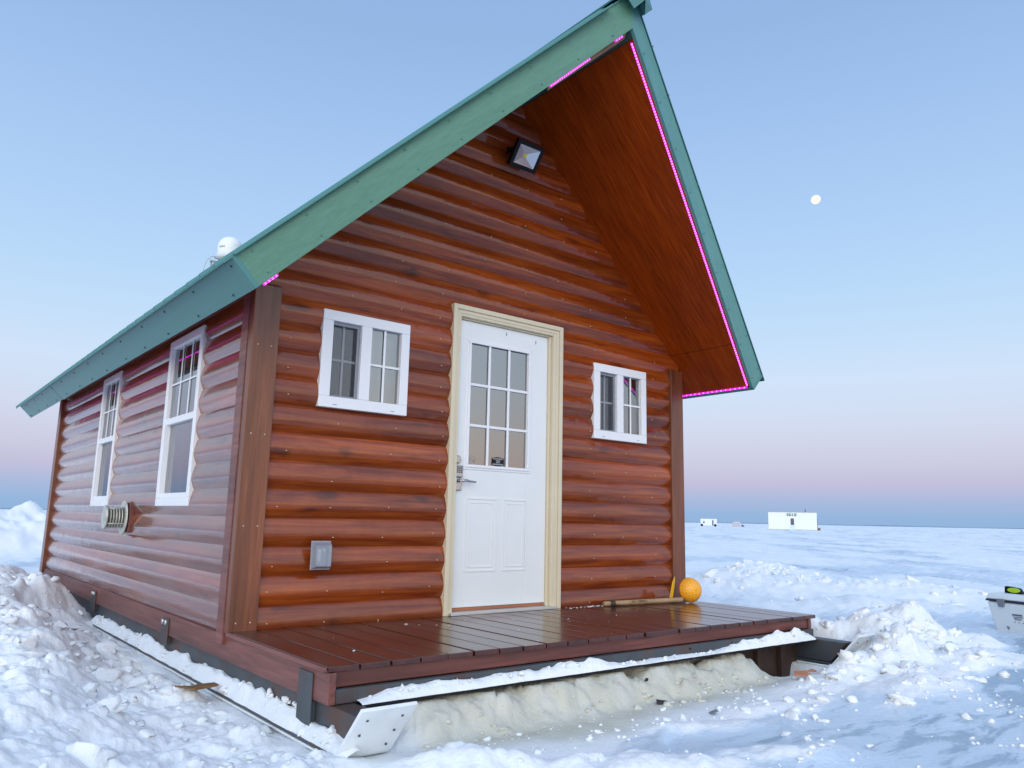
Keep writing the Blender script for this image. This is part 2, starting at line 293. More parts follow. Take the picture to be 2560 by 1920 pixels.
# snow ----------------------------------------------------------------
def snow_mat(name, attrs=True):
    m, t, b = mat(name); L = t.links.new; tcn = N(t, 'ShaderNodeTexCoord')
    n1 = N(t, 'ShaderNodeTexNoise'); n1.inputs['Scale'].default_value = 1.4; n1.inputs['Detail'].default_value = 8; L(tcn.outputs['Object'], n1.inputs['Vector'])
    r = N(t, 'ShaderNodeValToRGB'); e = r.color_ramp.elements; e[0].position = .35; e[0].color = (.80,.82,.825,1); e[1].position = .65; e[1].color = (.865,.875,.875,1); L(n1.outputs['Fac'], r.inputs[0]); src = r.outputs[0]
    b.inputs['Roughness'].default_value = .75; b.inputs['Specular IOR Level'].default_value = .25
    n3 = N(t, 'ShaderNodeTexNoise'); n3.inputs['Scale'].default_value = 45; n3.inputs['Detail'].default_value = 7; L(tcn.outputs['Object'], n3.inputs['Vector'])
    bp = N(t, 'ShaderNodeBump'); bp.inputs['Strength'].default_value = .5; bp.inputs['Distance'].default_value = .012; L(n3.outputs['Fac'], bp.inputs['Height']); L(bp.outputs[0], b.inputs['Normal'])
    if attrs:
        # bare lake ice: wind-scoured streaks
        ai = N(t, 'ShaderNodeAttribute', attribute_name='ice'); mp = N(t, 'ShaderNodeMapping'); mp.inputs['Rotation'].default_value = (0,0,math.radians(38)); mp.inputs['Scale'].default_value = (2.2,8,1); L(tcn.outputs['Object'], mp.inputs['Vector'])
        n2 = N(t, 'ShaderNodeTexNoise'); n2.inputs['Scale'].default_value = 1.1; n2.inputs['Detail'].default_value = 9; n2.inputs['Roughness'].default_value = .62; n2.inputs['Distortion'].default_value = .4; L(mp.outputs[0], n2.inputs['Vector'])
        ad_ = N(t, 'ShaderNodeMath', operation='ADD'); L(n2.outputs['Fac'], ad_.inputs[0]); L(ai.outputs['Fac'], ad_.inputs[1])
        m1 = N(t, 'ShaderNodeMapRange', interpolation_type='SMOOTHSTEP'); m1.inputs[1].default_value = .86; m1.inputs[2].default_value = 1.14; L(ad_.outputs[0], m1.inputs[0])
        k1 = N(t, 'ShaderNodeMix', data_type='RGBA'); L(m1.outputs[0], k1.inputs[0]); L(src, k1.inputs[6]); k1.inputs[7].default_value = (.58,.67,.76,1)
        m2 = N(t, 'ShaderNodeMapRange', interpolation_type='SMOOTHSTEP'); m2.inputs[1].default_value = 1.19; m2.inputs[2].default_value = 1.32; L(ad_.outputs[0], m2.inputs[0])
        k2 = N(t, 'ShaderNodeMix', data_type='RGBA'); L(m2.outputs[0], k2.inputs[0]); L(k1.outputs[2], k2.inputs[6]); k2.inputs[7].default_value = (.31,.41,.50,1); src = k2.outputs[2]
        rr = N(t, 'ShaderNodeMapRange'); rr.inputs[3].default_value = .75; rr.inputs[4].default_value = .28; L(m1.outputs[0], rr.inputs[0]); L(rr.outputs[0], b.inputs['Roughness'])
        # tea-coloured slush pushed out from under the cabin
        asl = N(t, 'ShaderNodeAttribute', attribute_name='slush'); n4 = N(t, 'ShaderNodeTexNoise'); n4.inputs['Scale'].default_value = 5; n4.inputs['Detail'].default_value = 7; L(tcn.outputs['Object'], n4.inputs['Vector'])
        mm = N(t, 'ShaderNodeMath', operation='MULTIPLY_ADD'); L(n4.outputs['Fac'], mm.inputs[0]); mm.inputs[1].default_value = .9; mm.inputs[2].default_value = -.45
        a2 = N(t, 'ShaderNodeMath', operation='ADD', use_clamp=True); L(asl.outputs['Fac'], a2.inputs[0])
        mu = N(t, 'ShaderNodeMath', operation='MULTIPLY'); L(mm.outputs[0], mu.inputs[0]); L(asl.outputs['Fac'], mu.inputs[1]); L(mu.outputs[0], a2.inputs[1])
        k3 = N(t, 'ShaderNodeMix', data_type='RGBA'); L(a2.outputs[0], k3.inputs[0]); L(src, k3.inputs[6]); k3.inputs[7].default_value = (.56,.54,.445,1); src = k3.outputs[2]
    L(src, b.inputs['Base Color']); return m
SNOW = snow_mat('snow_ground'); SNOWC = snow_mat('snow_plain', False)
SLUSHC = plain('slush_ice', (.60,.585,.50), .7, var=.14, scale=8)

# ================================================================== GROUND
def zone(x, y):
    """heights and masks of the trampled snow round the cabin"""
    w1 = fbm(x*1.7, y*1.7, 3, 3)*.25
    xe = np.interp(y, [-2.2,-1.5,-.9,-.3,.6,2.0,3.0,3.6,8], [-1.0,-.66,-.46,-.34,-.24,-.12,.0,.25,.35])+w1*.45
    hb = np.interp(y, [-2.5,-1.2,-.2,1,2.5,3.4,6.5,8.5], [.10,.18,.23,.26,.29,.36,.37,.1])
    left = ss(0, .75, xe-x)*ss(-3.2, -2.0, x+0*y)*ss(9.5, 7.5, y)
    berm = hb*left
    def blob(cx, cy, a, sx, sy, h):
        c, s = math.cos(a), math.sin(a); u = (x-cx)*c+(y-cy)*s; v = -(x-cx)*s+(y-cy)*c
        return h*np.exp(-((u/sx)**2+(v/sy)**2)**1.15)
    # heap in front of the far runner
    pile = np.maximum.reduce([blob(5.05,-1.52,.5,.36,.34,.42), blob(4.62,-1.50,.2,.48,.42,.31), blob(4.25,-1.82,.1,.42,.26,.27), blob(3.62,-1.84,.1,.42,.20,.17), blob(3.95,-1.86,0,.3,.18,.21), blob(3.2,-1.78,0,.35,.16,.08), blob(3.3,-1.85,.1,.45,.2,.07),
                              blob(3.9,-2.12,.1,.85,.34,.10), blob(4.6,-2.12,-.3,.65,.36,.14), blob(5.35,-1.75,-.4,.5,.3,.15), blob(4.85,-.85,.3,.6,.55,.22), blob(4.8,.4,1.3,.9,.35,.14), blob(4.42,-1.15,0,.24,.6,.27)])
    ridge = np.maximum.reduce([blob(.38,-1.86,-.6,.34,.12,.075), blob(.98,-2.28,-.55,.5,.13,.07), blob(-.16,-1.50,-.5,.26,.14,.06), blob(1.6,-2.5,-.5,.4,.16,.035), blob(1.75,-2.0,-.3,.35,.10,.03), blob(2.5,-1.98,-.2,.4,.12,.035)])
    bank = blob(9.6,1.9,2.2,3.2,.7,.23)+blob(11.5,4.2,.5,2.6,1.0,.27)+blob(8.2,.3,2.2,1.4,.5,.10)
    slush = ss(-1.56, -1.40, y+.12*fbm(x*2.3, y*2.3, 3, 8))*ss(.22,.5,x)*(1-ss(3.0,3.45,x))*(1-ss(-.6,-.3,y))
    sl_h = slush*np.interp(y, [-1.58,-1.48,-1.39,-1.31,-1.0], [.0,.045,.10,.15,.175])
    stain = ss(-1.92, -1.42, y+.30*fbm(x*1.5, y*1.5, 3, 11))*ss(.22,.5,x)*(1-ss(3.1,3.7,x))*(1-ss(-.5,-.1,y))
    wall = np.exp(-((x-.2)/2.3)**4-((y-16.3)/1.5)**2)*(1.02+.5*fbm(x*.9, y*.9, 3, 21))+np.exp(-((x+4)/2.6)**4-((y-16.8)/1.2)**2)*.7
    rough = np.clip(np.maximum(ss(.0,.35,left)*(.85+.15*ss(1.5,4,y)), .85*ss(-.05,-.16,x)*ss(-2.2,-1.6,y)*ss(-1.6,-1.2,x))+pile*5+ridge*9+bank*3.6+np.clip(wall,0,1)*1.2+slush*.9, 0, 1)
    under = ss(.05,.12,x)*ss(4.22,4.1,x)*ss(-1.6,-1.5,y)*ss(7.2,6.9,y)
    return berm+pile+ridge+bank+sl_h+wall, rough, stain, slush, left, under, pile
def ground(x, y):
    h, rough, stain, slush, left, under, pile = zone(x, y)
    r = np.hypot(x+1.66, y+4.63)
    wx, wy = .35*vn(x*4,y*4,50), .35*vn(x*4,y*4,51)
    c0, i0 = worley(x*2.2+wx, y*2.2+wy, 4); c1, i1 = worley(x*4.6+wx*2, y*4.6+wy*2, 1); c2, i2 = worley(x*9.5+wx*3, y*9.5+wy*3, 2); c3, i3 = worley(x*21, y*21, 3)
    dome = lambda c, k: np.sqrt(np.clip(k-c, 0, 1))
    lump = dome(c0,.62)*i0*(.075+.05*ss(.3,-.6,x))+dome(c1,.60)*(i1**1.5)*.085+dome(c2,.6)*(i2**1.5)*.05+dome(c3,.6)*i3*.018-.035
    fine = fbm(x*6, y*6, 4, 31)*.022
    soft = fbm(x*1.3, y*1.3, 4, 41)*.09
    a, b = x*.62+y*.78, -x*.78+y*.62                # wind direction
    near_flat = ss(4.5, 9, r)
    drift = (fbm(a*.35, b*1.1, 4, 61)*.09+fbm(a*1.3, b*4, 4, 67)*.045)*near_flat+np.clip(fbm(a*.05,b*.16,3,71),0,1)*.22*ss(15,40,r)
    crust = fbm(a*2.2, b*6, 4, 81)*.014*(1-near_flat)+np.clip(fbm(a*1.3,b*2.6,5,83)-.08,0,1)*.13*(1-near_flat)*ss(-1.75,-2.1,y)
    flat_ice = np.maximum(.9*ss(.6,1.6,x-.35*(y+2.6))*ss(-1.7,-2.25,y), .9*ss(4.9,5.9,x)*ss(1.3,-.3,y-.15*(x-6)))*(1-np.clip(rough*1.5,0,1))
    crust = crust*(1-.8*flat_ice); fine = fine*(1-.6*flat_ice)
    z = -.362+.003*x+h+rough*(lump*(1+.2*slush)+soft*(.7-.5*slush))+fine*(.2+.8*rough)*(1-.6*near_flat)+drift+crust
    z = np.where(under > .5, np.minimum(z, -.352+np.where(slush > .05, .3, 0)), z)
    # hole under the far end of the front ledge
    hole = ss(3.2,3.4,x)*(1-ss(3.82,3.93,x))*ss(-1.49,-1.38,y)*(1-ss(2,2.3,y))
    z = z*(1-hole)+hole*(-.62)
    side_ = ss(3.86,3.95,x)*(1-ss(4.18,4.3,x))*ss(-1.42,-1.32,y)*(1-ss(6,6.3,y)); z = z*(1-side_)+side_*np.minimum(z, -.336)
    lid = ss(-1.50,-1.42,y)*ss(.05,.12,x)*(1-ss(3.95,4.05,x))*ss(6.9,6.5,y); z = np.where(lid > .02, np.minimum(z, -.196-.0*x+.10*(1-lid)), z)
    ice = .72*ss(.2,1.2,x-.35*(y+2.6))*ss(-1.7,-2.25,y+.3*fbm(x,y,3,91))+.72*ss(3.6,4.4,x)*ss(-1.0,-2.1,y-.1*x+.5)
    ice = np.maximum(ice, .60*ss(4.9,5.9,x+.3*fbm(x,y,3,92))*ss(1.3,-.3,y-.15*(x-6))*(1-ss(9,12,x)))
    ice = np.maximum(ice, .70*np.exp(-(((x+.22)/.18)**2+((y-.15)/.55)**2)))*(1-np.clip(rough*1.8,0,1))*(1-stain*.7)
    ice = np.maximum(ice, near_flat*(1-rough)*(.36+.75*fbm(a*.22,b*.8,4,95)))
    ice = np.clip(ice, 0, .8)
    return z, stain, ice, rough
az_f = np.radians(np.arange(-22, 112, .125)); az_c = np.radians(np.arange(112, 338, 4)); az = np.concatenate([az_f, az_c])
rr_ = [0.05, .4]
while rr_[-1] < 2.6: rr_.append(rr_[-1]+.04)
while rr_[-1] < 24: rr_.append(rr_[-1]*1.0042)
while rr_[-1] < 9000: rr_.append(rr_[-1]*1.035)
rr_ = np.array(rr_); A, Rr = np.meshgrid(az, rr_)
gx = CAM.x+Rr*np.sin(A); gy = CAM.y+Rr*np.cos(A)
gz, gs, gi, gr = ground(gx, gy)
na, nr = len(az), len(rr_)
I, J = np.meshgrid(np.arange(nr-1), np.arange(na), indexing='ij'); J2 = (J+1) % na
F_ = np.stack([I*na+J, (I+1)*na+J, (I+1)*na+J2, I*na+J2], -1).reshape(-1, 4)[:, ::-1]
snow = np_mesh('snow_field', np.stack([gx, gy, gz], -1).reshape(-1, 3), F_, SNOW, {'slush': gs.ravel(), 'ice': gi.ravel()})
tag(snow, 'snow covered lake ice, lumpy and ploughed round the cabin', None, None, 'structure')

# loose chunks of snow, far too many to count
def ico(sub):
    bm = bmesh.new(); bmesh.ops.create_icosphere(bm, subdivisions=sub, radius=1)
    v = np.array([q.co[:] for q in bm.verts]); f = np.array([[q.index for q in p.verts] for p in bm.faces]); bm.free(); return v, f
ICO = {s: ico(s) for s in (1, 2, 3)}
rng = np.random.default_rng(11)
def chunk(size, sub, flat=.75):
    v, f = ICO[sub]; o = rng.uniform(-50, 50, 3)
    d = 1+.95*fbm(v[:,0]*1.3+o[0], v[:,1]*1.3+v[:,2]*1.7+o[1], 3, 5)+.3*vn(v[:,2]*3+o[2], v[:,0]*3+v[:,1], 6)
    p = v*d[:,None]
    for _ in range(6):                       # broken facets
        n = rng.normal(size=3); n /= np.linalg.norm(n); k = rng.uniform(.35, .75); e = p@n-k; p = p-np.clip(e,0,None)[:,None]*n*.97
    q = rng.uniform(0, 2*math.pi); c, s = math.cos(q), math.sin(q)
    p = p@np.array([[c,s,0],[-s,c,0],[0,0,1]])*np.array([1,rng.uniform(.6,1),flat*rng.uniform(.6,1)])
    return p*size, f
def scatter(name, n, region, dens, size, mat_, label, sink=.25, sub=None, power=2.6):
    V, Fc, base, k, tries = [], [], 0, 0, 0
    while k < n and tries < 60:
        tries += 1
        x = rng.uniform(region[0], region[1], 4000); y = rng.uniform(region[2], region[3], 4000)
        keep = rng.random(4000) < dens(x, y); x = x[keep]; y = y[keep]
        if not len(x): continue
        z = ground(x, y)[0]
        for a, b, c in zip(x, y, z):
            if k >= n: break
            s = size[0]+(size[1]-size[0])*rng.random()**power
            p, f = chunk(s, sub or (3 if s > .07 else 2 if s > .025 else 1)); V.append(p+np.array([a, b, c+s*(.45-sink)])); Fc.append(f+base); base += len(p); k += 1
    if not V: return
    o = np_mesh(name, np.concatenate(V), np.concatenate(Fc), mat_)
    return tag(o, label, None, None, 'stuff')
clear = lambda x, y: ((x < -.10) | (x > 4.2) | (y < -1.72))*1.
def d_left(x, y): h, ro, st, sl, le, un, pi = zone(x, y); return np.clip(ss(.02,.5,le)*(.08+.5*ss(1.5,4.,y))+.12*ss(.5,0,np.abs(x+.35)),0,1)*clear(x, y)*(x > -1.6)
def d_pile(x, y): h, ro, st, sl, le, un, pi = zone(x, y); return np.clip(pi*5, 0, 1)*.8*clear(x, y)*((x > 3.0) | (y < -1.9))
scatter('snow_chunks', 420, (-1.5,0,-1.7,5.5), d_left, (.006,.06), SNOWC, 'broken snow lumps strewn over the bank beside the left wall', sink=.5, power=3)
scatter('snow_chunks', 700, (2.9,7,-2.6,1.0), d_pile, (.006,.085), SNOWC, 'broken snow lumps heaped in front of the far runner', sink=.5, power=3.2)
scatter('snow_chunks', 420, (6.3,14,-.6,6), lambda x, y: np.clip(zone(x,y)[1]*1.2-.15,0,1), (.015,.13), SNOWC, 'lumps of snow along the ploughed bank beyond the deck', sink=.5, power=3)
scatter('snow_crumbs', 520, (.2,4.6,-3.2,-1.45), lambda x, y: clear(x,y)*(.02+1.2*np.clip(vn(x*2.2,y*2.2,7)-.02,0,1)), (.0025,.024), SNOWC, 'small snow crumbs scattered on the ice in front of the deck', sink=.3, power=4)
scatter('snow_crumbs', 130, (.35,3.3,-1.95,-1.5), lambda x, y: .3+0*x, (.004,.03), SNOWC, 'white snow crumbs along the foot of the slush under the ledge', sink=.35, power=3)
scatter('slush_chunks', 170, (.4,3.2,-1.68,-1.39), lambda x, y: .9*ss(-1.7,-1.42,y), (.004,.036), SLUSHC, 'yellowish slush chunks lying under the front ledge', sink=.5, power=3.2)
scatter('snow_blocks', 34, (.1,3.4,-2.9,-1.95), lambda x, y: np.clip(.05+1.2*vn(x*1.6,y*1.6,77),0,1), (.018,.06), SNOWC, 'larger snow blocks lying on the ice before the deck', sink=.4, power=1.8)
scatter('snow_chunks', 230, (-.62,-.06,-1.6,2.8), lambda x, y: .5+0*x, (.006,.045), SNOWC, 'broken snow lumps lying in the strip beside the near runner', sink=.4, power=2.2)
scatter('snow_blocks', 60, (-1.1,-.08,-1.6,2.6), lambda x, y: .1+.5*ss(.0,.3,zone(x,y)[4]), (.022,.115), SNOWC, 'rounded snow boulders on the bank nearest the camera', sink=.45, power=1.6)

# far shore
V = []; ang = np.radians(np.linspace(-30, 120, 900)); hh = 9+6*fbm(np.arange(900)*.06, np.zeros(900), 4, 5)
for a, h in zip(ang, hh):
    for r, z in ((6800, 12), (6800, 20.5+h*.6), (7000, 20)): V.append((CAM.x+r*math.sin(a), CAM.y+r*math.cos(a), z+.003*r*math.sin(a)-20.4))
V = np.array(V); Fs = []
for i in range(899):
    for k in (0, 1): Fs.append((i*3+k, i*3+k+1, i*3+3+k+1, i*3+3+k))
tag(np_mesh('far_shore', V, np.array(Fs), plain('haze_blue_forest', (.16,.24,.34), .9, var=.2, scale=.004)), 'thin dark line of far shore forest on the horizon', None, None, 'structure')  # blue-grey base colour carries the distance haze over dark conifers

# ================================================================== CABIN
W, Lc = 4.094, 6.574; RX, PZ, PS = 2.052, 4.101, .9805; EX = .226; YE, YR, YB = -.635, -1.270, 7.276
cabin = thing('log_cabin', 'red brown log sided cabin with steep green gable roof and small front deck', 'cabin', (RX, 3.0, -.36))
def zs(x): return PZ-PS*abs(x-RX)                     # soffit height
COURSE, Z00 = .1757, -.0495
def log_strip(u0, u1, du, place, zmax, openings, name, m, seed, zmin_c=0, zmax_c=24, flip=False, dep=.86):
    """rows of half-log siding: each course a bulged strip, courses not joined; openings=(u0,u1,z0,z1)"""
    us = np.arange(u0, u1+du*.5, du); us[-1] = u1
    us = np.unique(np.concatenate([us]+[np.array(o_[:2]) for o_ in openings])); nu = len(us); prof = np.linspace(0, 1, 15)
    V, F, R_, base = [], [], [], 0
    for c in range(zmin_c, zmax_c):
        z0 = Z00+c*COURSE
        ex = [(q-z0)/COURSE for o_ in openings for q in o_[2:] if 0.002 < (q-z0)/COURSE < .998]
        t = np.unique(np.concatenate([prof, ex])); z = z0+t*COURSE
        tc_ = .44; s_ = np.where(t < tc_, (tc_-t)/tc_, (t-tc_)/(1-tc_))
        b = .004+dep*np.where(t < tc_, .036, .032)*np.where(s_ < .42, s_**2/.84, s_-.21)*1.27                       # crest proud, joints back
        b = np.where((t < .001) | (t > .999), .045*dep, b)         # little v groove
        wob = .0028*fbm(us*1.1+seed+c*7.3, us*0+c*3.1, 3, c)[:,None]+.0016*fbm(us[:,None]*4+c*5, t[None]*2+c, 2, c+40)
        d = b[None]+wob*(1-s_[None]**3)
        P = place(us[:,None]+0*t[None], d, z[None]+0*us[:,None]).reshape(-1, 3)
        ii, jj = np.meshgrid(np.arange(nu-1), np.arange(len(t)-1), indexing='ij')
        uc = (us[ii]+us[ii+1])/2; zc = (z[jj]+z[jj+1])/2; ok = zc < zmax(uc)
        for (a0, a1, b0, b1) in openings: ok &= ~((uc > a0) & (uc < a1) & (zc > b0) & (zc < b1))
        q = (ii*len(t)+jj)[ok]
        if not len(q): continue
        F.append((np.stack([q, q+len(t), q+len(t)+1, q+1], -1)+base)[:, ::(-1 if flip else 1)]); V.append(P); base += len(P)
        # boards are not full length: butt joints every few metres -> colour change
        R_.append(np.repeat(_h(np.full(nu, c), np.floor((us+_h(np.array([c]), np.array([3]), seed)[0]*3)/290), seed), len(t)))
    return np_mesh(name, np.concatenate(V), np.concatenate(F), m, {'rnd': np.concatenate(R_)}, parent=cabin)
DX0, DX1, DZ1 = 1.48, 2.579, 2.251
wins = [(.454, 1.115, 1.364, 2.013), (2.943, 3.604, 1.364, 2.013)]
k = .001
fo = [(DX0+k, DX1-k, -1, DZ1-k)]+[(a+k, b-k, c+k, d-k) for a, b, c, d in wins]
log_strip(.02, W-.02, .022, lambda u, d, z: np.stack([u, d, z], -1), lambda u: PZ-PS*np.abs(u-RX)+.05, fo, 'front_wall', LOGX, 1)
side_w = [(.980, 1.799, .716, 2.002), (3.422, 4.171, .716, 2.002)]
so_ = [(a+k, b-k, c+k, d-k) for a, b, c, d in side_w]
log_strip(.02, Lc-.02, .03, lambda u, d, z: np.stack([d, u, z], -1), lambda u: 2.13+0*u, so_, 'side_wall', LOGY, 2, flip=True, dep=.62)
log_strip(.02, Lc-.02, .12, lambda u, d, z: np.stack([W-d, u, z], -1), lambda u: 2.13+0*u, [], 'side_wall', LOGY, 3)
log_strip(.02, W-.02, .12, lambda u, d, z: np.stack([u, Lc-d, z], -1), lambda u: PZ-PS*np.abs(u-RX)+.05, [], 'back_wall', LOGX, 4, flip=True)
# nails in the siding
nb = MB()
for c in range(0, 22):
    z = Z00+(c+.42)*COURSE
    for j in range(11):
        x = .235+j*.385+random.uniform(-.035, .035)
        if zs(x) < z+.1 or any(a-.02 < x < b+.02 and c0-.03 < z < d0+.03 for a, b, c0, d0 in wins+[(DX0, DX1, -1, DZ1)]): continue
        if random.random() < .12: continue
        r = .0038; zz = z+random.uniform(-.02, .02); y = -.001
        nb.tube([(x, y+.012, zz), (x, y, zz)], r, 6)
nb.build('nail', NAIL, cabin).__setitem__('kind', 'stuff')
# corner boards
def corner(name, x0, x1, y0, y1, z0, z1, sx):
    m = MB(); m.box(x0, x1, y0, y1, z0, z1); return m.build(name, POST, cabin, .006)
cb = corner('corner_board', -.014, .16, -.012, .05, -.012, 2.09, 1)
cb2 = MB(); cb2.box(-.022, .03, .051, .155, -.075, 2.05); cb2 = cb2.build('corner_board', RIMY, cabin, .005)
corner('corner_board', 3.938, 4.108, -.012, .05, .002, 2.09, 1); corner('corner_board', 4.076, 4.116, .051, .155, -.06, 2.05, 1)
corner('corner_board', -.022, .03, Lc-.14, Lc+.02, -.075, 2.05, 1); corner('corner_board', 4.076, 4.116, Lc-.14, Lc+.02, -.075, 2.05, 1)
for z in (.045, .6, 1.15, 1.7):
    for x in (.03, .115): nb = MB(); nb.tube([(x, -.010, z), (x, -.0145, z+.001)], .0045, 6); nb.build('nail', NAIL, cb)
# interior shell (what the panes look into)
m = MB()
m.quad((.06,.10,0),(W-.06,.10,0),(W-.06,Lc-.06,0),(.06,Lc-.06,0)); m.quad((.06,Lc-.08,0),(W-.06,Lc-.08,0),(W-.06,Lc-.08,2.4),(.06,Lc-.08,2.4))
m.quad((W-.08,.1,0),(W-.08,Lc-.06,0),(W-.08,Lc-.06,2.4),(W-.08,.1,2.4)); m.quad((.06,.1,2.4),(.06,Lc-.06,2.4),(W-.06,Lc-.06,2.4),(W-.06,.1,2.4))
m.quad((2.85,.3,0),(2.85,2.4,0),(2.85,2.4,2.4),(2.85,.3,2.4)); m.quad((.08,2.9,0),(2.6,2.9,0),(2.6,2.9,2.4),(.08,2.9,2.4))
m.build('interior_wall', PINE, cabin)
m = MB(); m.tube([(1.944,2.0,1.84),(1.944,2.0,1.80)], .055, 20); m.build('ceiling_lamp', LAMP, cabin)

# ---------------- windows
def bars(m, axis, xs, zs_, x0, x1, z0, z1, y0, y1, w):
    pass
def front_window(x0, x1, z0, z1, idx):
    f = MB(); y0, y1 = -.004, .07; t = .072
    gl = (x0+.076, x0+.285); gr = (x0+.363, x1-.066); g0, g1 = z0+.073, z1-.070
    f.box(x0, x1, y0, y1, z0, g0); f.box(x0, x1, y0, y1, g1, z1)
    f.box(x0, gl[0], y0, y1, g0, g1); f.box(gl[1], gr[0], y0, y1, g0, g1); f.box(gr[1], x1, y0, y1, g0, g1)
    fr = f.build('window', WHITE, cabin, .004)
    for a in (x0+.10, x1-.13):
        w = MB(); w.box(a, a+.03, y0-.0012, y0+.004, z0+.018, z0+.0225); w.build('weep_slot', GREYF, fr)
    # left: sliding sash behind a grey screen frame
    s = MB(); y = .022
    s.box(gl[0], gl[0]+.010, y, y+.012, g0, g1); s.box(gl[1]-.022, gl[1], y, y+.012, g0, g1); s.box(gl[0], gl[1], y+.001, y+.011, g1-.022, g1); s.box(gl[0], gl[1], y+.001, y+.011, g0, g0+.014)
    s.build('screen_frame', GREYF, fr, .002)
    q = MB(); q.quad((gl[0],y+.006,g0),(gl[1],y+.006,g0),(gl[1],y+.006,g1),(gl[0],y+.006,g1)); q.build('screen', SCREEN, fr)
    for (a, b, yy, yg) in ((gl[0], gl[1], .048, .056), (gr[0], gr[1], .018, .030)):
        p = MB(); p.quad((a,yg,g0),(b,yg,g0),(b,yg,g1),(a,yg,g1)); p.build('pane', GLASS, fr)
        u = MB(); xm = (a+b)/2-.004; zm = (g0+g1)/2
        u.box(xm-.0085, xm+.0085, yy, yy+.006, g0, g1); u.box(a, xm-.0085, yy+.001, yy+.005, zm-.0085, zm+.0085); u.box(xm+.0085, b, yy+.001, yy+.005, zm-.0085, zm+.0085)
        u.build('muntin', WHITE, fr, .002)
    # slim inner sash line
    c = MB(); n = 26
    for i in range(n):
        a = gl[0]-.05+(x1-x0-.05)*i/n; b = a+(x1-x0-.05)/n; s1 = .13+.02*math.sin(i*1.9); s2 = .13+.02*math.sin((i+1)*1.9)
        if (idx == 0 and .28 < i/n < .55) or (idx == 1 and .22 < i/n < .44): continue
        c.quad((a,s1,z0-.05),(b,s2,z0-.05),(b,s2,z1+.03),(a,s1,z1+.03), smooth=True)
    c.build('curtain', CURT, cabin)
for i, wv in enumerate(wins): front_window(*wv, i)
def side_window(y0, y1, z0, z1, idx):
    f = MB(); x0, x1 = -.006, .06; t = .062
    gm = z0+.645
    f.box(x0, x1, y0, y1, z1-t, z1); f.box(x0, x1, y0, y1, z0, z0+t); f.box(x0, x1, y0, y0+t, z0+t, z1-t); f.box(x0, x1, y1-t, y1, z0+t, z1-t)
    fr = f.build('window', WHITE, cabin, .004)
    s = MB(); s.box(x0+.010, x1, y0+t, y1-t, gm-.025, gm+.025); s.build('meeting_rail', WHITE, fr, .003); s = MB(); s.box(x0+.022, x1, y0+t, y1-t, z0+t, z0+t+.035); s.build('sash_rail', WHITE, fr, .003)
    p = MB(); p.quad((.024,y1-t,gm+.025),(.024,y0+t,gm+.025),(.024,y0+t,z1-t),(.024,y1-t,z1-t)); p.build('pane', GLASSS, fr)
    p = MB(); p.quad((.038,y1-t,z0+t+.035),(.038,y0+t,z0+t+.035),(.038,y0+t,gm-.025),(.038,y1-t,gm-.025)); p.build('pane', GLASSS, fr)
    u = MB(); ww = (y1-y0-2*t)
    for k_ in (1, 2): yy = y0+t+ww*k_/3; u.box(.014, .020, yy-.008, yy+.008, gm+.025, z1-t)
    zz = (gm+z1-t)/2
    for k_ in (0, 1, 2): u.box(.015, .019, y0+t+ww*k_/3+(.008 if k_ else 0), y0+t+ww*(k_+1)/3-(.008 if k_ < 2 else 0), zz-.008, zz+.008)
    u.build('muntin', WHITE, fr, .002)
    c = MB(); n = 24
    for i in range(n):
        a = y0+.02+(y1-y0-.04)*i/n; b = a+(y1-y0-.04)/n; s1 = .062+.010*math.sin(i*2.2); s2 = .062+.010*math.sin((i+1)*2.2)
        c.quad((s1,a,gm-.03 if (idx or i < 11) else z0),(s2,b,gm-.03 if (idx or i < 11) else z0),(s2,b,z1),(s1,a,z1), smooth=True)
    c.build('curtain', CURT, cabin)
for i, wv in enumerate(side_w): side_window(*wv, i)

# ---------------- door
m = MB()
def mould(m, pts_outer, pts_inner):
    pass
y0 = -.010
m.box(DX0, DX0+.036, y0, .06, 0.0, DZ1); m.box(DX1-.036, DX1, y0, .06, 0, DZ1); m.box(DX0+.036, DX1-.036, y0, .06, DZ1-.036, DZ1)
m.box(DX0+.036, DX0+.060, y0+.012, .06, 0, DZ1-.036); m.box(DX1-.065, DX1-.036, y0+.012, .06, 0, DZ1-.036); m.box(DX0+.060, DX1-.065, y0+.012, .06, DZ1-.064, DZ1-.036)
# jamb: reveal going in, stop stepped
m.box(DX0+.060, DX0+.078, .004, .12, 0.02, DZ1-.064); m.box(DX1-.096, DX1-.065, .004, .12, 0.02, DZ1-.064); m.box(DX0+.078, DX1-.096, .004, .12, DZ1-.084, DZ1-.064)
m.box(DX1-.118, DX1-.096, .034, .12, 0.02, DZ1-.084); m.box(DX0+.078, DX1-.118, .034, .12, DZ1-.096, DZ1-.084)
dframe = m.build('door_frame', CREAM, cabin, .004)
m = MB(); m.box(DX0+.05, DX1-.06, -.03, .10, .001, .022); m.build('threshold', ALU, dframe, .003)
SX0, SX1, SZ0, SZ1, SY = 1.560, 2.459, .046, 2.152, .052
gx0, gx1, gz0, gz1 = 1.684, 2.250, 1.060, 1.990
m = MB()
m.box(SX0, gx0, SY, SY+.045, SZ0, SZ1); m.box(gx1, SX1, SY, SY+.045, SZ0, SZ1); m.box(gx0, gx1, SY, SY+.045, gz1, SZ1); m.box(gx0, gx1, SY, SY+.045, SZ0, gz0)
door = m.build('door', DOORW, cabin, .003)
m = MB()
def ring(m, x0, x1, z0, z1, w, ya, yb):
    m.box(x0, x1, ya, yb, z0, z0+w); m.box(x0, x1, ya, yb, z1-w, z1); m.box(x0, x0+w, ya, yb, z0+w, z1-w); m.box(x1-w, x1, ya, yb, z0+w, z1-w)
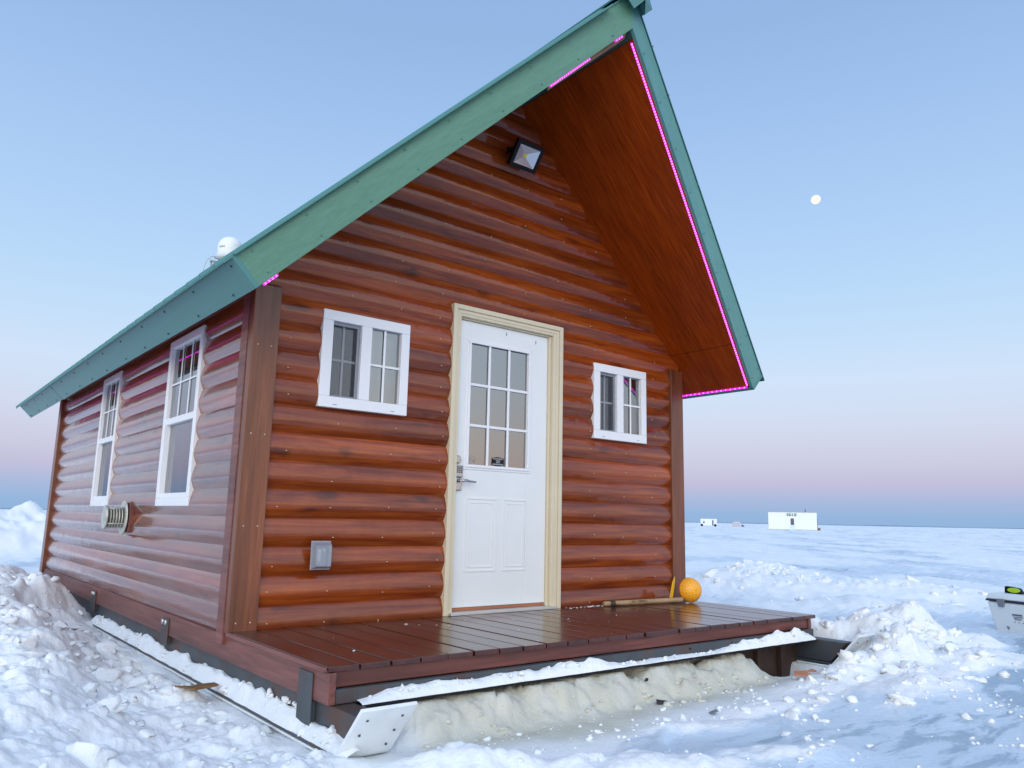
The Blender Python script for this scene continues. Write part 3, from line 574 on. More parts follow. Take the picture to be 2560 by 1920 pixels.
ring(m, 1.648, 2.290, 1.030, 2.024, .018, SY-.006, SY+.004); ring(m, 1.664, 2.274, 1.046, 2.008, .022, SY-.014, SY+.003)
m.build('glass_frame', WHITE, door, .004)
m = MB(); m.quad((gx0,SY+.012,gz0),(gx1,SY+.012,gz0),(gx1,SY+.012,gz1),(gx0,SY+.012,gz1)); m.build('pane', GLASSD, door)
m = MB(); W1 = .0105
for xx in (1.868, 2.060): m.box(xx-W1, xx+W1, SY-.002, SY+.010, gz0, gz1)
for zz in (1.361, 1.671):
    for a, b in ((gx0, 1.868-W1), (1.868+W1, 2.060-W1), (2.060+W1, gx1)): m.box(a, b, SY-.001, SY+.009, zz-W1, zz+W1)
m.build('muntin', WHITE, door, .003)
for a, b in ((1.680, 1.968), (2.030, 2.262)):           # two embossed panels
    m = MB(); ring(m, a, b, .292, .826, .012, SY-.0045, SY+.001)
    m.hexa([(a+.034,SY+.001,.326),(b-.034,SY+.001,.326),(b-.034,SY+.002,.326),(a+.034,SY+.002,.326),(a+.034,SY+.001,.792),(b-.034,SY+.001,.792),(b-.034,SY+.002,.792),(a+.034,SY+.002,.792)])
    ring(m, a+.030, b-.030, .322, .796, .010, SY-.0035, SY+.001); m.build('embossed_panel', DOORW, door, .0035, seg=3)
m = MB(); m.box(SX0+.004, SX1-.004, SY+.002, SY+.04, .024, .044); m.build('weatherstrip', plain('rust_strip', (.36,.13,.06), .6), door)
# lock hardware
m = MB(); m.tube([(1.592,SY,1.097),(1.592,SY-.014,1.097),(1.592,SY-.020,1.097)], [.030,.030,.024], 20); m.box(1.589,1.595,SY-.0225,SY-.019,1.088,1.106); m.build('deadbolt', CHROME, door)
m = MB(); m.box(1.570,1.634,SY-.022,SY,.968,1.056); m.box(1.574,1.628,SY-.018,SY,.872,.966); kp = m.build('keypad_lock', CHROME, door, .006)
for i in range(3):
    for j in range(4): m = MB(); m.box(1.577+i*.018,1.590+i*.018,SY-.0245,SY-.021,1.000+j*.0125,1.009+j*.0125); m.build('key', DARKG, kp, .001)
m = MB(); m.tube([(1.604,SY-.016,.944),(1.604,SY-.050,.944)], .014, 14); m.tube([(1.604,SY-.048,.944),(1.640,SY-.050,.946),(1.690,SY-.048,.940),(1.735,SY-.046,.938)], [.011,.010,.0085,.006], 10); m.build('lever_handle', CHROME, door)
# stickers on the glass
m = MB(); cx, cz, n = 1.738, 1.106, 28
for i in range(n):
    a, b = 2*math.pi*i/n, 2*math.pi*(i+1)/n
    for r0, r1 in ((.024, .029),):
        m.quad((cx+r0*math.cos(a),SY+.0105,cz+r0*math.sin(a)),(cx+r1*math.cos(a),SY+.0105,cz+r1*math.sin(a)),(cx+r1*math.cos(b),SY+.0105,cz+r1*math.sin(b)),(cx+r0*math.cos(b),SY+.0105,cz+r0*math.sin(b)))
m.prism([(cx-.020,SY+.0104,cz+.016),(cx-.016,SY+.0104,cz+.020),(cx+.020,SY+.0104,cz-.016),(cx+.016,SY+.0104,cz-.020)], (0,-.0004,0))
m.box(cx-.015,cx+.012,SY+.0103,SY+.0107,cz-.003,cz+.003)
m.build('no_smoking_sticker', plain('sticker_grey', (.30,.30,.30), .5), door)
m = MB(); a, b, c, d = 1.918, 2.038, 1.070, 1.140
m.prism([(a,SY+.0105,c+.008),(a+.045,SY+.0105,c),(b-.045,SY+.0105,c),(b,SY+.0105,c+.008),(b,SY+.0105,d-.010),(b-.045,SY+.0105,d),(a+.045,SY+.0105,d),(a,SY+.0105,d-.010)], (0,-.0006,0))
st = m.build('warning_sticker', BLACK, door)
STW = plain('sticker_print', (.75,.75,.78), .5)
for tx, zz, sz in (('THIS PROPERTY', 1.125, .0145), ('UNDER', 1.111, .012), ('VIDEO', 1.099, .012), ('SURVEILLANCE', 1.084, .0155)):
    text_obj(tx, sz, STW, 'sticker_lettering', st, (1.978, SY+.0094, zz), (1,0,0), (0,0,1), .0002)
for xx, zz in ((2.02, 2.118), (2.325, 2.10)): m = MB(); m.box(xx, xx+.008, SY-.003, SY, zz-.02, zz+.006); m.build('door_clip', GREYF, door)

# ---------------- roof
T = .199; al = math.atan(PS); nx, nz = math.sin(al), math.cos(al)
def rp(side, s, y, h=0.0):
    """point on a roof slope: s=0 ridge .. 1 eave (soffit plane), h height along the slope normal"""
    xe = -EX if side < 0 else W+EX
    x = RX+(xe-RX)*s; z = zs(x)
    sg = -1 if side < 0 else 1
    return Vector((x+sg*nx*h, y, z+nz*h))
yf = lambda s: YR+(YE-YR)*s
roofm = MB()
hr = T
for sd_ in (-1, 1):
    # solid core of the slope, clear of the wall boards
    P = [rp(sd_, .0, yf(0)+.03, .012), rp(sd_, 1, yf(1)+.03, .012), rp(sd_, 1, YB-.03, .012), rp(sd_, 0, YB-.03, .012)]
    Q = [rp(sd_, .0, yf(0)+.03, T-.004), rp(sd_, 1, yf(1)+.03, T-.004), rp(sd_, 1, YB-.03, T-.004), rp(sd_, 0, YB-.03, T-.004)]
    # close the wedge at the ridge
    top = Vector((RX, 0, PZ+(T-.004)/nz)); bot = Vector((RX, 0, PZ+.012/nz))
    for A_ in (P,): A_[0] = Vector((RX, yf(0)+.03, bot.z)); A_[3] = Vector((RX, YB-.03, bot.z))
    Q[0] = Vector((RX, yf(0)+.03, top.z)); Q[3] = Vector((RX, YB-.03, top.z))
    roofm.hexa((P if sd_ > 0 else P[::-1])+(Q if sd_ > 0 else Q[::-1]))
roof = roofm.build('roof', plain('roof_core', (.05,.09,.08), .6), cabin)
# standing-rib sheets over the core, slightly overhanging
for sd_ in (-1, 1):
    m = MB(); ys = [yf(1)-.045]
    n = 34; h0, h1 = T-.001, T+.010
    def col(t): # y positions from front edge to back; front edge slanted
        return lambda s: (yf(s)-.008)+(YB+.02-(yf(s)-.008))*t
    def pt(s, t, h):
        p = rp(sd_, s, col(t)(s), h)
        if s == 0: p = Vector((RX, p.y, PZ+h/nz))
        return p
    for i in range(n):
        t0, t1 = i/n, (i+1)/n; tm, ta, tb = t0+.45/n, t0+.55/n, t0+.68/n
        for (a, b, ha, hb_) in ((t0, tm, h1, h1), (tm, ta, h1, h1+.018), (ta, tb, h1+.018, h1), (tb, t1, h1, h1)):
            q = [pt(0, a, ha), pt(1.02, a, ha), pt(1.02, b, hb_), pt(0, b, hb_)]
            m.quad(*(q if sd_ > 0 else q[::-1]))
            q = [pt(1.02, a, h0), pt(1.02, b, h0), pt(1.02, b, hb_), pt(1.02, a, ha)]; m.quad(*(q if sd_ > 0 else q[::-1]))
    q = [pt(0, 0, h0), pt(1.02, 0, h0), pt(1.02, 0, h1), pt(0, 0, h1)]; m.quad(*q); m.build('roof_sheet', GREEN, roof)
    # rake flashing laid along the front edge
    if sd_ > 0: continue
    m = MB(); k_ = 1
    for i in range(k_):
        a, b = .03+.97*i/k_, .03+.97*(i+1)/k_; hh_ = .013
        m.hexa([rp(sd_,a,yf(a)-.031,T+.001),rp(sd_,b,yf(b)-.031,T+.001),rp(sd_,b,yf(b)+.10,T+.001),rp(sd_,a,yf(a)+.10,T+.001),
                rp(sd_,a,yf(a)-.031,T+hh_),rp(sd_,b,yf(b)-.031,T+hh_),rp(sd_,b,yf(b)+.10,T+hh_),rp(sd_,a,yf(a)+.10,T+hh_)])
    m.build('rake_flashing', GREEN, roof, .002)
GSCREW = plain('green_screw', (.07,.20,.17), .4); DSCREW = plain('dark_screw', (.015,.05,.06), .4)
# barge boards (rake fascia) standing on the slanted front edge
for sd_ in (-1, 1):
    d = (rp(sd_,1,yf(1))-rp(sd_,0,yf(0))).normalized(); nn = Vector(((-1 if sd_ < 0 else 1)*nx, 0, nz)); out = d.cross(nn).normalized()
    if out.y > 0: out = -out
    th = .030
    b0, b1 = rp(sd_,0,yf(0)), rp(sd_,1,yf(1)); t0, t1 = Vector((RX, YR, PZ+T/nz)), rp(sd_,1,yf(1),T)
    q = [b0, b1, b1-out*th, b0-out*th, t0, t1, t1-out*th, t0-out*th]
    m = MB(); m.hexa(q if sd_ < 0 else [q[1],q[0],q[3],q[2],q[5],q[4],q[7],q[6]])
    brg = m.build('barge_board', GREENL if sd_ < 0 else GREENR_SKYLIT, roof, .003)
    for s_ in np.linspace(.06, .97, 9):
        for h_ in (.035, T-.03):
            m = MB(); c = rp(sd_, s_, yf(s_), h_); m.tube([c, c+out*.003, c+out*.005], [.006,.006,.004], 8); m.build('screw', GSCREW, brg)
# eave fascia
for sd_ in (-1, 1):
    sg = -1 if sd_ < 0 else 1; o = Vector((sg*nz*.0+sg*math.cos(al), 0, -math.sin(al)))
    ya, yb_ = yf(1)-.004, YB
    b0, b1 = rp(sd_,1,ya), rp(sd_,1,yb_); t0, t1 = rp(sd_,1,ya,T), rp(sd_,1,yb_,T)
    m = MB(); q = [b0+o*.012, b1+o*.012, b1-o*.02, b0-o*.02, t0+o*.012, t1+o*.012, t1-o*.02, t0-o*.02]
    m.hexa(q if sd_ > 0 else [q[1],q[0],q[3],q[2],q[5],q[4],q[7],q[6]])
    fs = m.build('fascia', GREEN, roof, .002)
    for yy in np.arange(ya+.09, yb_-.25, .62):
        for h_ in (.03, T-.035):
            m = MB(); c = rp(sd_, 1, yy+random.uniform(-.05,.05)+(.2 if h_ < .1 else 0), h_)+o*.012; m.tube([c, c+o*.005], .0075, 8); m.build('screw', DSCREW, fs)
    # seam between two lengths
    c0, c1 = rp(sd_,1,5.0)+o*.0135, rp(sd_,1,5.0,T)+o*.0135
    m = MB(); m.hexa([c0,c0+Vector((0,.006,0)),c0+Vector((0,.006,0))-o*.003,c0-o*.003,c1,c1+Vector((0,.006,0)),c1+Vector((0,.006,0))-o*.003,c1-o*.003]); m.build('seam', plain('seam_dark',(.04,.12,.12),.5), fs)
# soffit sheets (plywood lining), one gap at x=3.967
def soff(sd_, s0, s1, drop=.0):
    m = MB(); ye = .028
    q = [rp(sd_,s0,yf(s0)+ye), rp(sd_,s1,yf(s1)+ye), rp(sd_,s1,YB-.03), rp(sd_,s0,YB-.03)]
    nn = Vector(((-1 if sd_ < 0 else 1)*nx, 0, nz))
    P = [v+nn*.001 for v in q]; Q = [v+nn*.011 for v in q]
    m.hexa((P if sd_ > 0 else P[::-1])+(Q if sd_ > 0 else Q[::-1])); return m.build('soffit', SOFFR if sd_ > 0 else SOFFL, roof, .001)
sR = (3.967-RX)/(W+EX-RX)
soff(1, .02, sR-.0008); soff(1, sR+.0012, .99); soff(-1, .02, sR-.0008); soff(-1, sR+.0012, .99)
# bare timber at the peak behind the barge boards
m = MB(); m.hexa([(RX-.55,YR+.27,PZ-.545),(RX-.02,YR+.05,PZ-.035),(RX+.01,YR+.09,PZ-.035),(RX-.52,YR+.31,PZ-.545),(RX-.55,YR+.27,PZ-.51),(RX-.02,YR+.05,PZ-.0),(RX+.01,YR+.09,PZ-.0),(RX-.52,YR+.31,PZ-.51)])
m.build('bare_batten', plain('bare_plywood', (.34,.18,.10), .7, var=.2, scale=12), roof)
# ridge cap with folded front flaps
m = MB()
for sd_ in (-1, 1):
    sg = sd_; o = Vector((sg*nx, 0, nz)); dn = Vector((sg*math.cos(al), 0, -math.sin(al)))
    base = Vector((RX, 0, PZ+(T+.030)/nz))
    a = [base+Vector((0,YR-.105,0)), base+dn*.20+Vector((0,YR-.105+.055,0)), base+dn*.20+Vector((0,YB+.03,0)), base+Vector((0,YB+.03,0))]
    b = [v+Vector((0,0,.018)) if i in (0,3) else v+o*.012 for i, v in enumerate(a)]
    m.hexa((a if sd_ > 0 else a[::-1])+(b if sd_ > 0 else b[::-1]))
    f0 = base+Vector((0,YR-.106,.004)); f1 = f0+dn*.20+Vector((0,.055,0))
    q = [f0, f1, f1-o*.125-Vector((0,.012,0)), f0-Vector((0,0,.165))-Vector((0,.012,0))]
    m.quad(*(q if sd_ < 0 else q[::-1])); q2 = [v+Vector((0,.004,0)) for v in q]; m.quad(*(q2[::-1] if sd_ < 0 else q2))
m.build('ridge_cap', GREEN, roof, .001)
# LED rope under the barge and eave edges
def led(pts, name='led_strip', dot=.021, r=.0075):
    m = MB(); m.tube(pts, r, 8); o = m.build(name, LED, roof)
    d = MB(); L = [Vector(p) for p in pts]
    for a, b in zip(L[:-1], L[1:]):
        n = max(1, int((b-a).length/dot))
        for i in range(n):
            c = a.lerp(b, (i+.5)/n); u = (b-a).normalized()*.0065; d.tube([c-u, c+u], r+.0005, 6)
    q = d.build('diode', LEDDOT, o); q['kind'] = 'stuff'
inr = lambda sd_, s, y, dy=.048: rp(sd_, s, y+dy, -.006)
led([inr(1,.025,yf(.025)), inr(1,.5,yf(.5)), inr(1,.985,yf(.985))])
led([inr(1,.985,yf(.985)+.01)+Vector((.012,0,-.012)), inr(1,.985,YB-.1)+Vector((.012,0,-.012))], dot=.05)
led([inr(-1,.135,yf(.135),.036), inr(-1,.262,yf(.262),.036)]); led([inr(-1,.025,yf(.025),.036), inr(-1,.05,yf(.05),.036)])
led([inr(-1,.955,yf(.955),.03), inr(-1,.985,yf(.985),.03)]); led([inr(-1,.965,yf(1)+.02)+Vector((0,0,.010)), inr(-1,.965,YB-.1)+Vector((0,0,.010))], dot=.09, r=.0045)

# ---------------- flood light under the peak
fc = Vector((2.028, -.15, 3.54)); fn = Vector((0, -.80, -.60)).normalized(); fx = Vector((1,0,0)); fy = fn.cross(fx); fy = -fy if fy.z < 0 else fy
def fp(a, b, c): return fc+fx*a+fy*b+fn*c
m = MB(); hw, hh_ = .135, .108
ro = .032
for (a0, a1, b0, b1) in ((-hw, hw, -hh_, -hh_+ro), (-hw, hw, hh_-ro, hh_), (-hw, -hw+ro, -hh_+ro, hh_-ro), (hw-ro, hw, -hh_+ro, hh_-ro)):
    m.hexa([fp(a0,b0,-.03),fp(a1,b0,-.03),fp(a1,b1,-.03),fp(a0,b1,-.03),fp(a0,b0,.012),fp(a1,b0,.012),fp(a1,b1,.012),fp(a0,b1,.012)])
m.hexa([fp(-.085,-.06,-.085),fp(.085,-.06,-.085),fp(.085,.06,-.085),fp(-.085,.06,-.085),fp(-hw+.004,-hh_+.004,-.031),fp(hw-.004,-hh_+.004,-.031),fp(hw-.004,hh_-.004,-.031),fp(-hw+.004,hh_-.004,-.031)])
m.box(2.028-.10,2.028+.10,-.03,-.018,3.60,3.64); m.box(2.028-.105,2.028-.095,-.12,-.02,3.58,3.615); m.box(2.028+.095,2.028+.105,-.12,-.02,3.58,3.615)
fl = m.build('flood_light', BLACK, cabin, .003)
m = MB(); iw, ih, z0_, z1_ = hw-ro, hh_-ro, .006, -.026; cw = .016
cs = [(-1,-1),(1,-1),(1,1),(-1,1)]
for i in range(4):
    a, b = cs[i], cs[(i+1) % 4]; m.quad(fp(a[0]*iw,a[1]*ih,z0_),fp(b[0]*iw,b[1]*ih,z0_),fp(b[0]*cw,b[1]*cw,z1_),fp(a[0]*cw,a[1]*cw,z1_))
m.build('reflector', plain('bright_reflector', (.70,.71,.74), .38, metal=.7), fl)
m = MB(); m.hexa([fp(-cw,-cw,z1_-.004),fp(cw,-cw,z1_-.004),fp(cw,cw,z1_-.004),fp(-cw,cw,z1_-.004),fp(-cw,-cw,z1_+.003),fp(cw,-cw,z1_+.003),fp(cw,cw,z1_+.003),fp(-cw,cw,z1_+.003)]); m.build('led_chip', YEL, fl)

# ---------------- outlet with clear bubble cover
m = MB(); m.box(.462,.580,-.034,-.018,.346,.508); ob = m.build('outlet', DARKG, cabin, .004)
m = MB(); m.box(.487,.556,-.046,-.0345,.368,.470); m.build('receptacle', plain('grey_receptacle',(.25,.33,.36),.5), ob, .006)
m = MB(); m.box(.497,.517,-.052,-.0462,.39,.462); m.box(.527,.548,-.050,-.0462,.452,.466); m.build('outlet_face', WHITE, ob, .004)
m = MB(); a = [(.458,-.030,.342),(.584,-.030,.342),(.584,-.030,.512),(.458,-.030,.512)]; b = [(.472,-.088,.362),(.570,-.088,.362),(.570,-.088,.488),(.472,-.088,.488)]
for i in range(4): j = (i+1) % 4; m.quad(a[i],a[j],b[j],b[i])
m.quad(*b); ring(m, .455, .587, .339, .515, .012, -.036, -.0342); m.build('bubble_cover', CLEAR, ob, .012, seg=3)

# ---------------- heater vent on the side wall
vy, vz = 2.66, .62
m = MB()
def disc(m, x, r, t=.006): m.tube([(x,vy,vz),(x-t*.4,vy,vz),(x-t,vy,vz)], [r,r,r*.96], 28)
disc(m, -.022, .145, .012)
for i in range(5): disc(m, -.048-i*.022, .092, .007)
disc(m, -.162, .100, .014); m.tube([(-.03,vy,vz),(-.165,vy,vz)], .055, 20)
for k_ in range(4): q = k_*math.pi/2+.6; m.tube([(-.03,vy+.09*math.cos(q),vz+.09*math.sin(q)),(-.165,vy+.09*math.cos(q),vz+.09*math.sin(q))], .006, 8)
ve = m.build('heater_vent', plain('vent_metal', (.55,.55,.49), .4, metal=.3, var=.12, dirt=((.2,.2,.18),.5,14)), cabin)
m = MB(); m.box(-.010,.03,vy-.135,vy+.135,vz-.125,vz+.125); m.build('reflection_block', RIMY, ve, .004)  # reddish block added in place of a wood reflection behind the vent

# ---------------- deck and floor frame
D = 1.256; nb_ = 25; bw = (W-.006)/nb_
V = []; F = []; R_ = []
m = MB(); rnd = []
for i in range(nb_):
    x0 = i*bw+.0045; x1 = (i+1)*bw-.0045; e = random.uniform(-.006, .006); dz = random.uniform(-.0015, .0015)
    b0 = len(m.v); m.box(x0, x1, -D-.020+e, .03, -.026+dz, dz); rnd += [random.random()]*8
deck = m.build('deck', DECK, cabin)
at = deck.data.attributes.new('rnd', 'FLOAT', 'POINT'); at.data.foreach_set('value', rnd)
bv = deck.modifiers.new('bevel', 'BEVEL'); bv.width = .004; bv.segments = 2
m = MB(); m.box(.044, W-.075, -D+.012, -D+.05, -.100, -.028); m.build('rim_joist', RIMX, cabin, .003)
m = MB(); m.box(.004, .042, -D-.030, Lc, -.166, -.028); rj = m.build('rim_joist', RIMY, cabin, .003)
m = MB(); m.box(W-.075, W-.036, -D+.002, Lc, -.166, -.028); m.build('rim_joist', RIMY, cabin, .003)
m = MB(); m.box(-.016, .001, -D-.016, .01, -.024, -.003); m.build('deck_edge_trim', RIMY, cabin, .003)
for x in range(1, 5):
    m = MB(); m.box(.8*x, .8*x+.038, -D+.052, -.05, -.160, -.030); m.build('joist', RIMX, cabin)

# ---------------- steel skid frame
def skid(x0, x1, rx0, rx1, side):
    m = MB(); ye = -1.545
    m.prism([(x0,ye-.005,-.170),(x0,ye+.062,-.262),(x0,ye+.12,-.322),(x0,Lc+.1,-.322),(x0,Lc+.1,-.170)], (x1-x0,0,0))
    sk = m.build('skid', STEEL, cabin, .004)
    m = MB(); m.hexa([(x0+.004,ye+.055,-.260),(x1-.004,ye+.055,-.260),(x1-.004,ye+.07,-.260),(x0+.004,ye+.07,-.260),(x0+.004,ye-.010,-.174),(x1-.004,ye-.010,-.174),(x1-.004,ye,-.174),(x0+.004,ye,-.174)]); m.build('end_cap', RUSTY, sk, .003)
    # steel shoe, then white plastic runner turned up at the nose
    yb_, yt = -1.455, -1.665; zb, zt = -.345, -.108
    m = MB(); m.box(rx0-.008, rx1, yb_+.02, Lc, -.3345, -.3235); m.build('shoe', STEEL, sk, .002)
    m = MB()
    pr = [(Lc, zb-.012), (yb_+.05, zb-.012), (yb_+.012, zb-.009), (yb_-.008, zb+.006), (yt-.005, zt-.005), (yt+.007, zt+.006), (yb_+.006, zb+.016), (yb_+.020, zb+.004), (yb_+.05, zb+.001), (Lc, zb+.001)]
    m.prism([(rx0, y, z) for y, z in pr], (rx1-rx0, 0, 0))
    rn = m.build('runner', HDPE, sk, .002)
    for u in (.2, .5, .8):
        for xx in (rx0+.05, rx1-.05):
            m = MB(); y = yb_+(yt-yb_)*u; z = zb+(zt-zb)*u; nv = Vector((0,-.73,-.68)); c = Vector((xx, y, z))+nv*.005; m.tube([c, c+nv*.005], .006, 8); m.build('bolt', DARKG, rn)
    return sk
sk = skid(.030, .155, -.032, .235, -1)
skid(W-.09, W+.035, W-.105, W+.14, 1)
m = MB(); m.box(.157, W-.157, -D-.026, -D+.010, -.168, -.104); m.box(.046, W-.05, -D-.024, -D+.0095, -.166, -.103)
xb = m.build('cross_beam', STEEL, cabin, .003)
m = MB(); m.box(.140, W-.115, -D-.085, -D-.027, -.180, -.170); m.build('ledge', BLACK, xb, .001)
for xx in (.62, 1.75, 2.55, 3.0): m = MB(); m.tube([(xx,-D-.026,-.128),(xx,-D-.029,-.128)], .008, 10); m.build('bolt_hole', BLACK, xb)
m = MB(); m.box(2.95, W-.092, -1.16, -1.13, -.60, -.171); m.build('skid_plate', RUSTY, cabin, .003)
for xx in (3.42, 3.72): m = MB(); m.box(xx, xx+.05, -1.20, -1.162, -.55, -.173); m.build('gusset', RUSTY, cabin, .003)
for i, yy in enumerate((-1.06, 1.24, 3.55, 5.6)):
    m = MB(); m.box(-.006, .003, yy-.075, yy+.075, -.285 if i == 0 else -.235, -.048 if i == 0 else -.055); m.box(.003, .029, yy-.06, yy+.06, -.27 if i == 0 else -.22, -.172)
    br = m.build('steel_strap', STEEL, cabin, .003)
    if i:
        for k_ in (-.035, .035): m = MB(); m.tube([(-.006,yy+k_,-.08),(-.016,yy+k_,-.08),(-.020,yy+k_,-.08)], [.017,.017,.009], 12); m.build('bolt', ALU, br)

# snow lying on the ledge and against the near skid
def snow_strip(name, path, wid, hfun, label, mat_=SNOWC, n=260, back=None):
    """path(t)->(x,y,z) front edge; wid(t) towards `back`; rounded lumpy top"""
    V = []; k_ = 9; ts = np.linspace(0, 1, n)
    hv = hfun(ts)
    for i, t in enumerate(ts):
        p = np.array(path(t)); w = np.array(wid(t)); h = hv[i]
        for j in range(k_):
            u = j/(k_-1); prof_ = min(1, 1.5*u)**.6 if u < .7 else 1
            q = p+w*u; q = q+np.array([0,0,max(.0005, h*prof_*(1+.25*float(vn(np.array([t*55.+u*3]), np.array([u*5.]), 3)[0])))]); V.append(q)
    # bottom row closes at the back
    F = []
    for i in range(n-1):
        for j in range(k_-1): F.append((i*k_+j, i*k_+j+1, (i+1)*k_+j+1, (i+1)*k_+j))
    return tag(np_mesh(name, np.array(V), np.array(F)[:, ::-1] if False else np.array(F), mat_), label, None, None, 'stuff')
def hl(t):
    x = .15+t*3.82
    base = np.interp(x, [.15,.3,.7,1.1,1.4,1.62,1.8,2.0,2.35,2.75,2.9,3.1,3.3,3.6,3.8,3.97], [.010,.035,.046,.045,.040,.062,.024,.008,.011,.003,.024,.040,.050,.070,.074,.03])
    return base*(1+.5*fbm(x*9, x*0, 4, 5))+.004
def _fb(tt, s): return float(fbm(np.array([tt]), np.array([0.]), 3, s)[0])
snow_strip('ledge_snow', lambda t: (.15+t*3.82, -D-.083+.008*_fb(t*30, 4), -.1695), lambda t: (0,.056,0), hl, 'strip of lumpy snow lying along the steel ledge under the deck front')
def hs(t):
    y = 3.4-t*4.95
    return np.interp(y, [-1.55,-1.3,-.9,-.3,1,2.2,3.4], [.030,.055,.06,.085,.07,.075,.06])*(1+.45*fbm(y*5, y*0, 3, 9))
snow_strip('runner_snow', lambda t: (-.036+.006*_fb(t*40, 6), 3.4-t*4.95, -.324), lambda t: (.068,0,0), hs, 'strip of broken snow along the runner against the near skid', n=420)
V = []; F = []; base = 0
for i in range(230):
    if i < 130: x, y, z, s_ = rng.uniform(-.03,.028), rng.uniform(-1.5,3.3), -.30, .006+.026*rng.random()**2; z = -.322+.06*(x+.04)/.068+s_*.2
    else: x, y, s_ = rng.uniform(.2,3.95), -D-rng.uniform(.03,.075), .005+.018*rng.random()**2; z = -.168+float(hl(np.array([(x-.15)/3.82]))[0])*.8
    p, f = chunk(s_, 2, 1.); V.append(p+np.array([x, y, z])); F.append(f+base); base += len(p)
tag(np_mesh('snow_lumps', np.concatenate(V), np.concatenate(F), SNOWC), 'small snow lumps sitting on the ledge strip and the runner strip', None, None, 'stuff')
# clinging clumps on the steel near the nose
V = []; F = []; base = 0
for (y, z, s) in ((-.80,-.225,.022),(-.86,-.245,.020),(-.93,-.235,.026),(-.98,-.262,.03),(-1.0,-.225,.02),(-.70,-.255,.02),(-.62,-.235,.028),(-.55,-.265,.035),(-1.12,-.285,.03),(-.66,-.275,.03)):
    for _ in range(3):
        p, f = chunk(s*rng.uniform(.5,1), 2, 1.); V.append(p+np.array([.022,y+rng.uniform(-.02,.02),z+rng.uniform(-.015,.015)])); F.append(f+base); base += len(p)
tag(np_mesh('clinging_snow', np.concatenate(V), np.concatenate(F), SNOWC), 'clumps of snow stuck to the near steel skid', None, None, 'stuff')
# frost crumbs lying on the deck boards
V = []; F = []; base = 0
for i in range(90):
    x = rng.uniform(.2, 4.0); y = rng.uniform(-1.2, -.03); s = .0015+.0045*rng.random()**3
    if i == 0: x, y, s = 1.05, -.22, .013
    if i == 1: x, y, s = .30, -.95, .010
    if i in range(2, 30): x = 2.05+rng.normal()*.25; y = -.62+rng.normal()*.2
    if i in range(30, 60): x = rng.uniform(2.6, 3.1); y = rng.uniform(-.06, -.01); s = rng.uniform(.005,.012)
    p, f = chunk(s, 1, .45); p = p*np.array([1.6,1.2,1]) if i > 1 else p; V.append(p+np.array([x, y, s*.15])); F.append(f+base); base += len(p)
tag(np_mesh('frost_crumbs', np.concatenate(V), np.concatenate(F), SNOWC), 'crumbs of frost and snow on the dark deck boards', None, None, 'stuff')

# ================================================================== OTHER THINGS
# satellite dome on the near roof slope
dc = Vector((1.575, 5.5, 4.06)); dome = thing('satellite_dome', 'white satellite dome sitting on the near slope of the green roof', 'satellite dome', (dc.x, dc.y, dc.z-.16))
m = MB(); P = []
for i in range(13):
    q = math.pi/2*i/12; P.append((dc+Vector((0,0,.12+.145*math.sin(q))), max(.002, .158*math.cos(q))))
m.tube([dc+Vector((0,0,-.05)), dc+Vector((0,0,-.045)), dc+Vector((0,0,.0))]+[p for p, _ in P], [.140,.148,.157]+[r for _, r in P], 36); dm = m.build('dome_cover', WHITE, dome)
m = MB(); m.tube([dc+Vector((0,0,-.075)), dc+Vector((0,0,-.051))], [.13,.15], 24)
for a in (-.09, .09):
    m.box(dc.x-.22, dc.x+.2, dc.y+a-.012, dc.y+a+.012, dc.z-.10, dc.z-.076)
m.tube([dc+Vector((-.10,.0,-.10)), dc+Vector((-.10,.0,-.36))], .016, 8); m.tube([dc+Vector((-.2,.1,-.10)), dc+Vector((-.2,.1,-.44))], .014, 8); m.tube([dc+Vector((.06,0,-.10)), dc+Vector((.06,0,-.22))], .016, 8)
m.build('mount', plain('mount_grey', (.42,.43,.45), .5), dome)
m = MB()
for i, (a, w) in enumerate(((-.26,.10),(-.12,.05),(.02,.09),(.16,.06))):
    for j in range(3):
        q = 3.7+a+.03*j; r = .1585; c = dc+Vector((r*math.cos(q), r*math.sin(q), .075)); c2 = dc+Vector((r*math.cos(q+.02), r*math.sin(q+.02), .075)); m.prism([c, c2, c2+Vector((0,0,.022)), c+Vector((0,0,.022))], (.001*math.cos(q), .001*math.sin(q), 0))
m.build('lettering', plain('dome_print', (.2,.2,.22), .5), dm)
m = MB(); pts = [dc+Vector((-.14,0,-.06)), dc+Vector((-.22,-.02,-.05)), dc+Vector((-.29,-.04,-.12)), dc+Vector((-.33,-.05,-.24)), dc+Vector((-.34,-.05,-.42))]
m.tube(pts, .006, 6); m.build('cable', plain('cable_grey', (.5,.5,.52), .5), dome)

# ice scoop on the deck
scp = thing('ice_scoop', 'orange perforated ice scoop with wooden handle lying on the deck by the right corner board', 'ice scoop', (3.4, -.2, 0))
h0_, h1_ = Vector((2.975, -.085, .022)), Vector((3.80, -.215, .030))
m = MB(); m.tube([h0_, h0_.lerp(h1_, .02), h0_.lerp(h1_, .98), h1_], [.016,.020,.020,.019], 14); hd = m.build('handle', POLE, scp)
m = MB()
ax = (h1_-h0_).normalized()
for k_ in range(5):
    c = h0_.lerp(h1_, .07+.012*k_); a = ax.orthogonal().normalized(); b = ax.cross(a); m.tube([c+(a*math.cos(q)+b*math.sin(q))*.0225+ax*.02*(q/6.3) for q in np.linspace(0, 6.3, 16)], .003, 6, caps=False)
m.tube([h0_+ax*.05+Vector((0,-.024,.0)), h0_+ax*.11+Vector((0,-.035,-.008)), h0_+ax*.17+Vector((0,-.045,-.019)), h0_+ax*.20+Vector((0,-.05,-.019))], .003, 6)
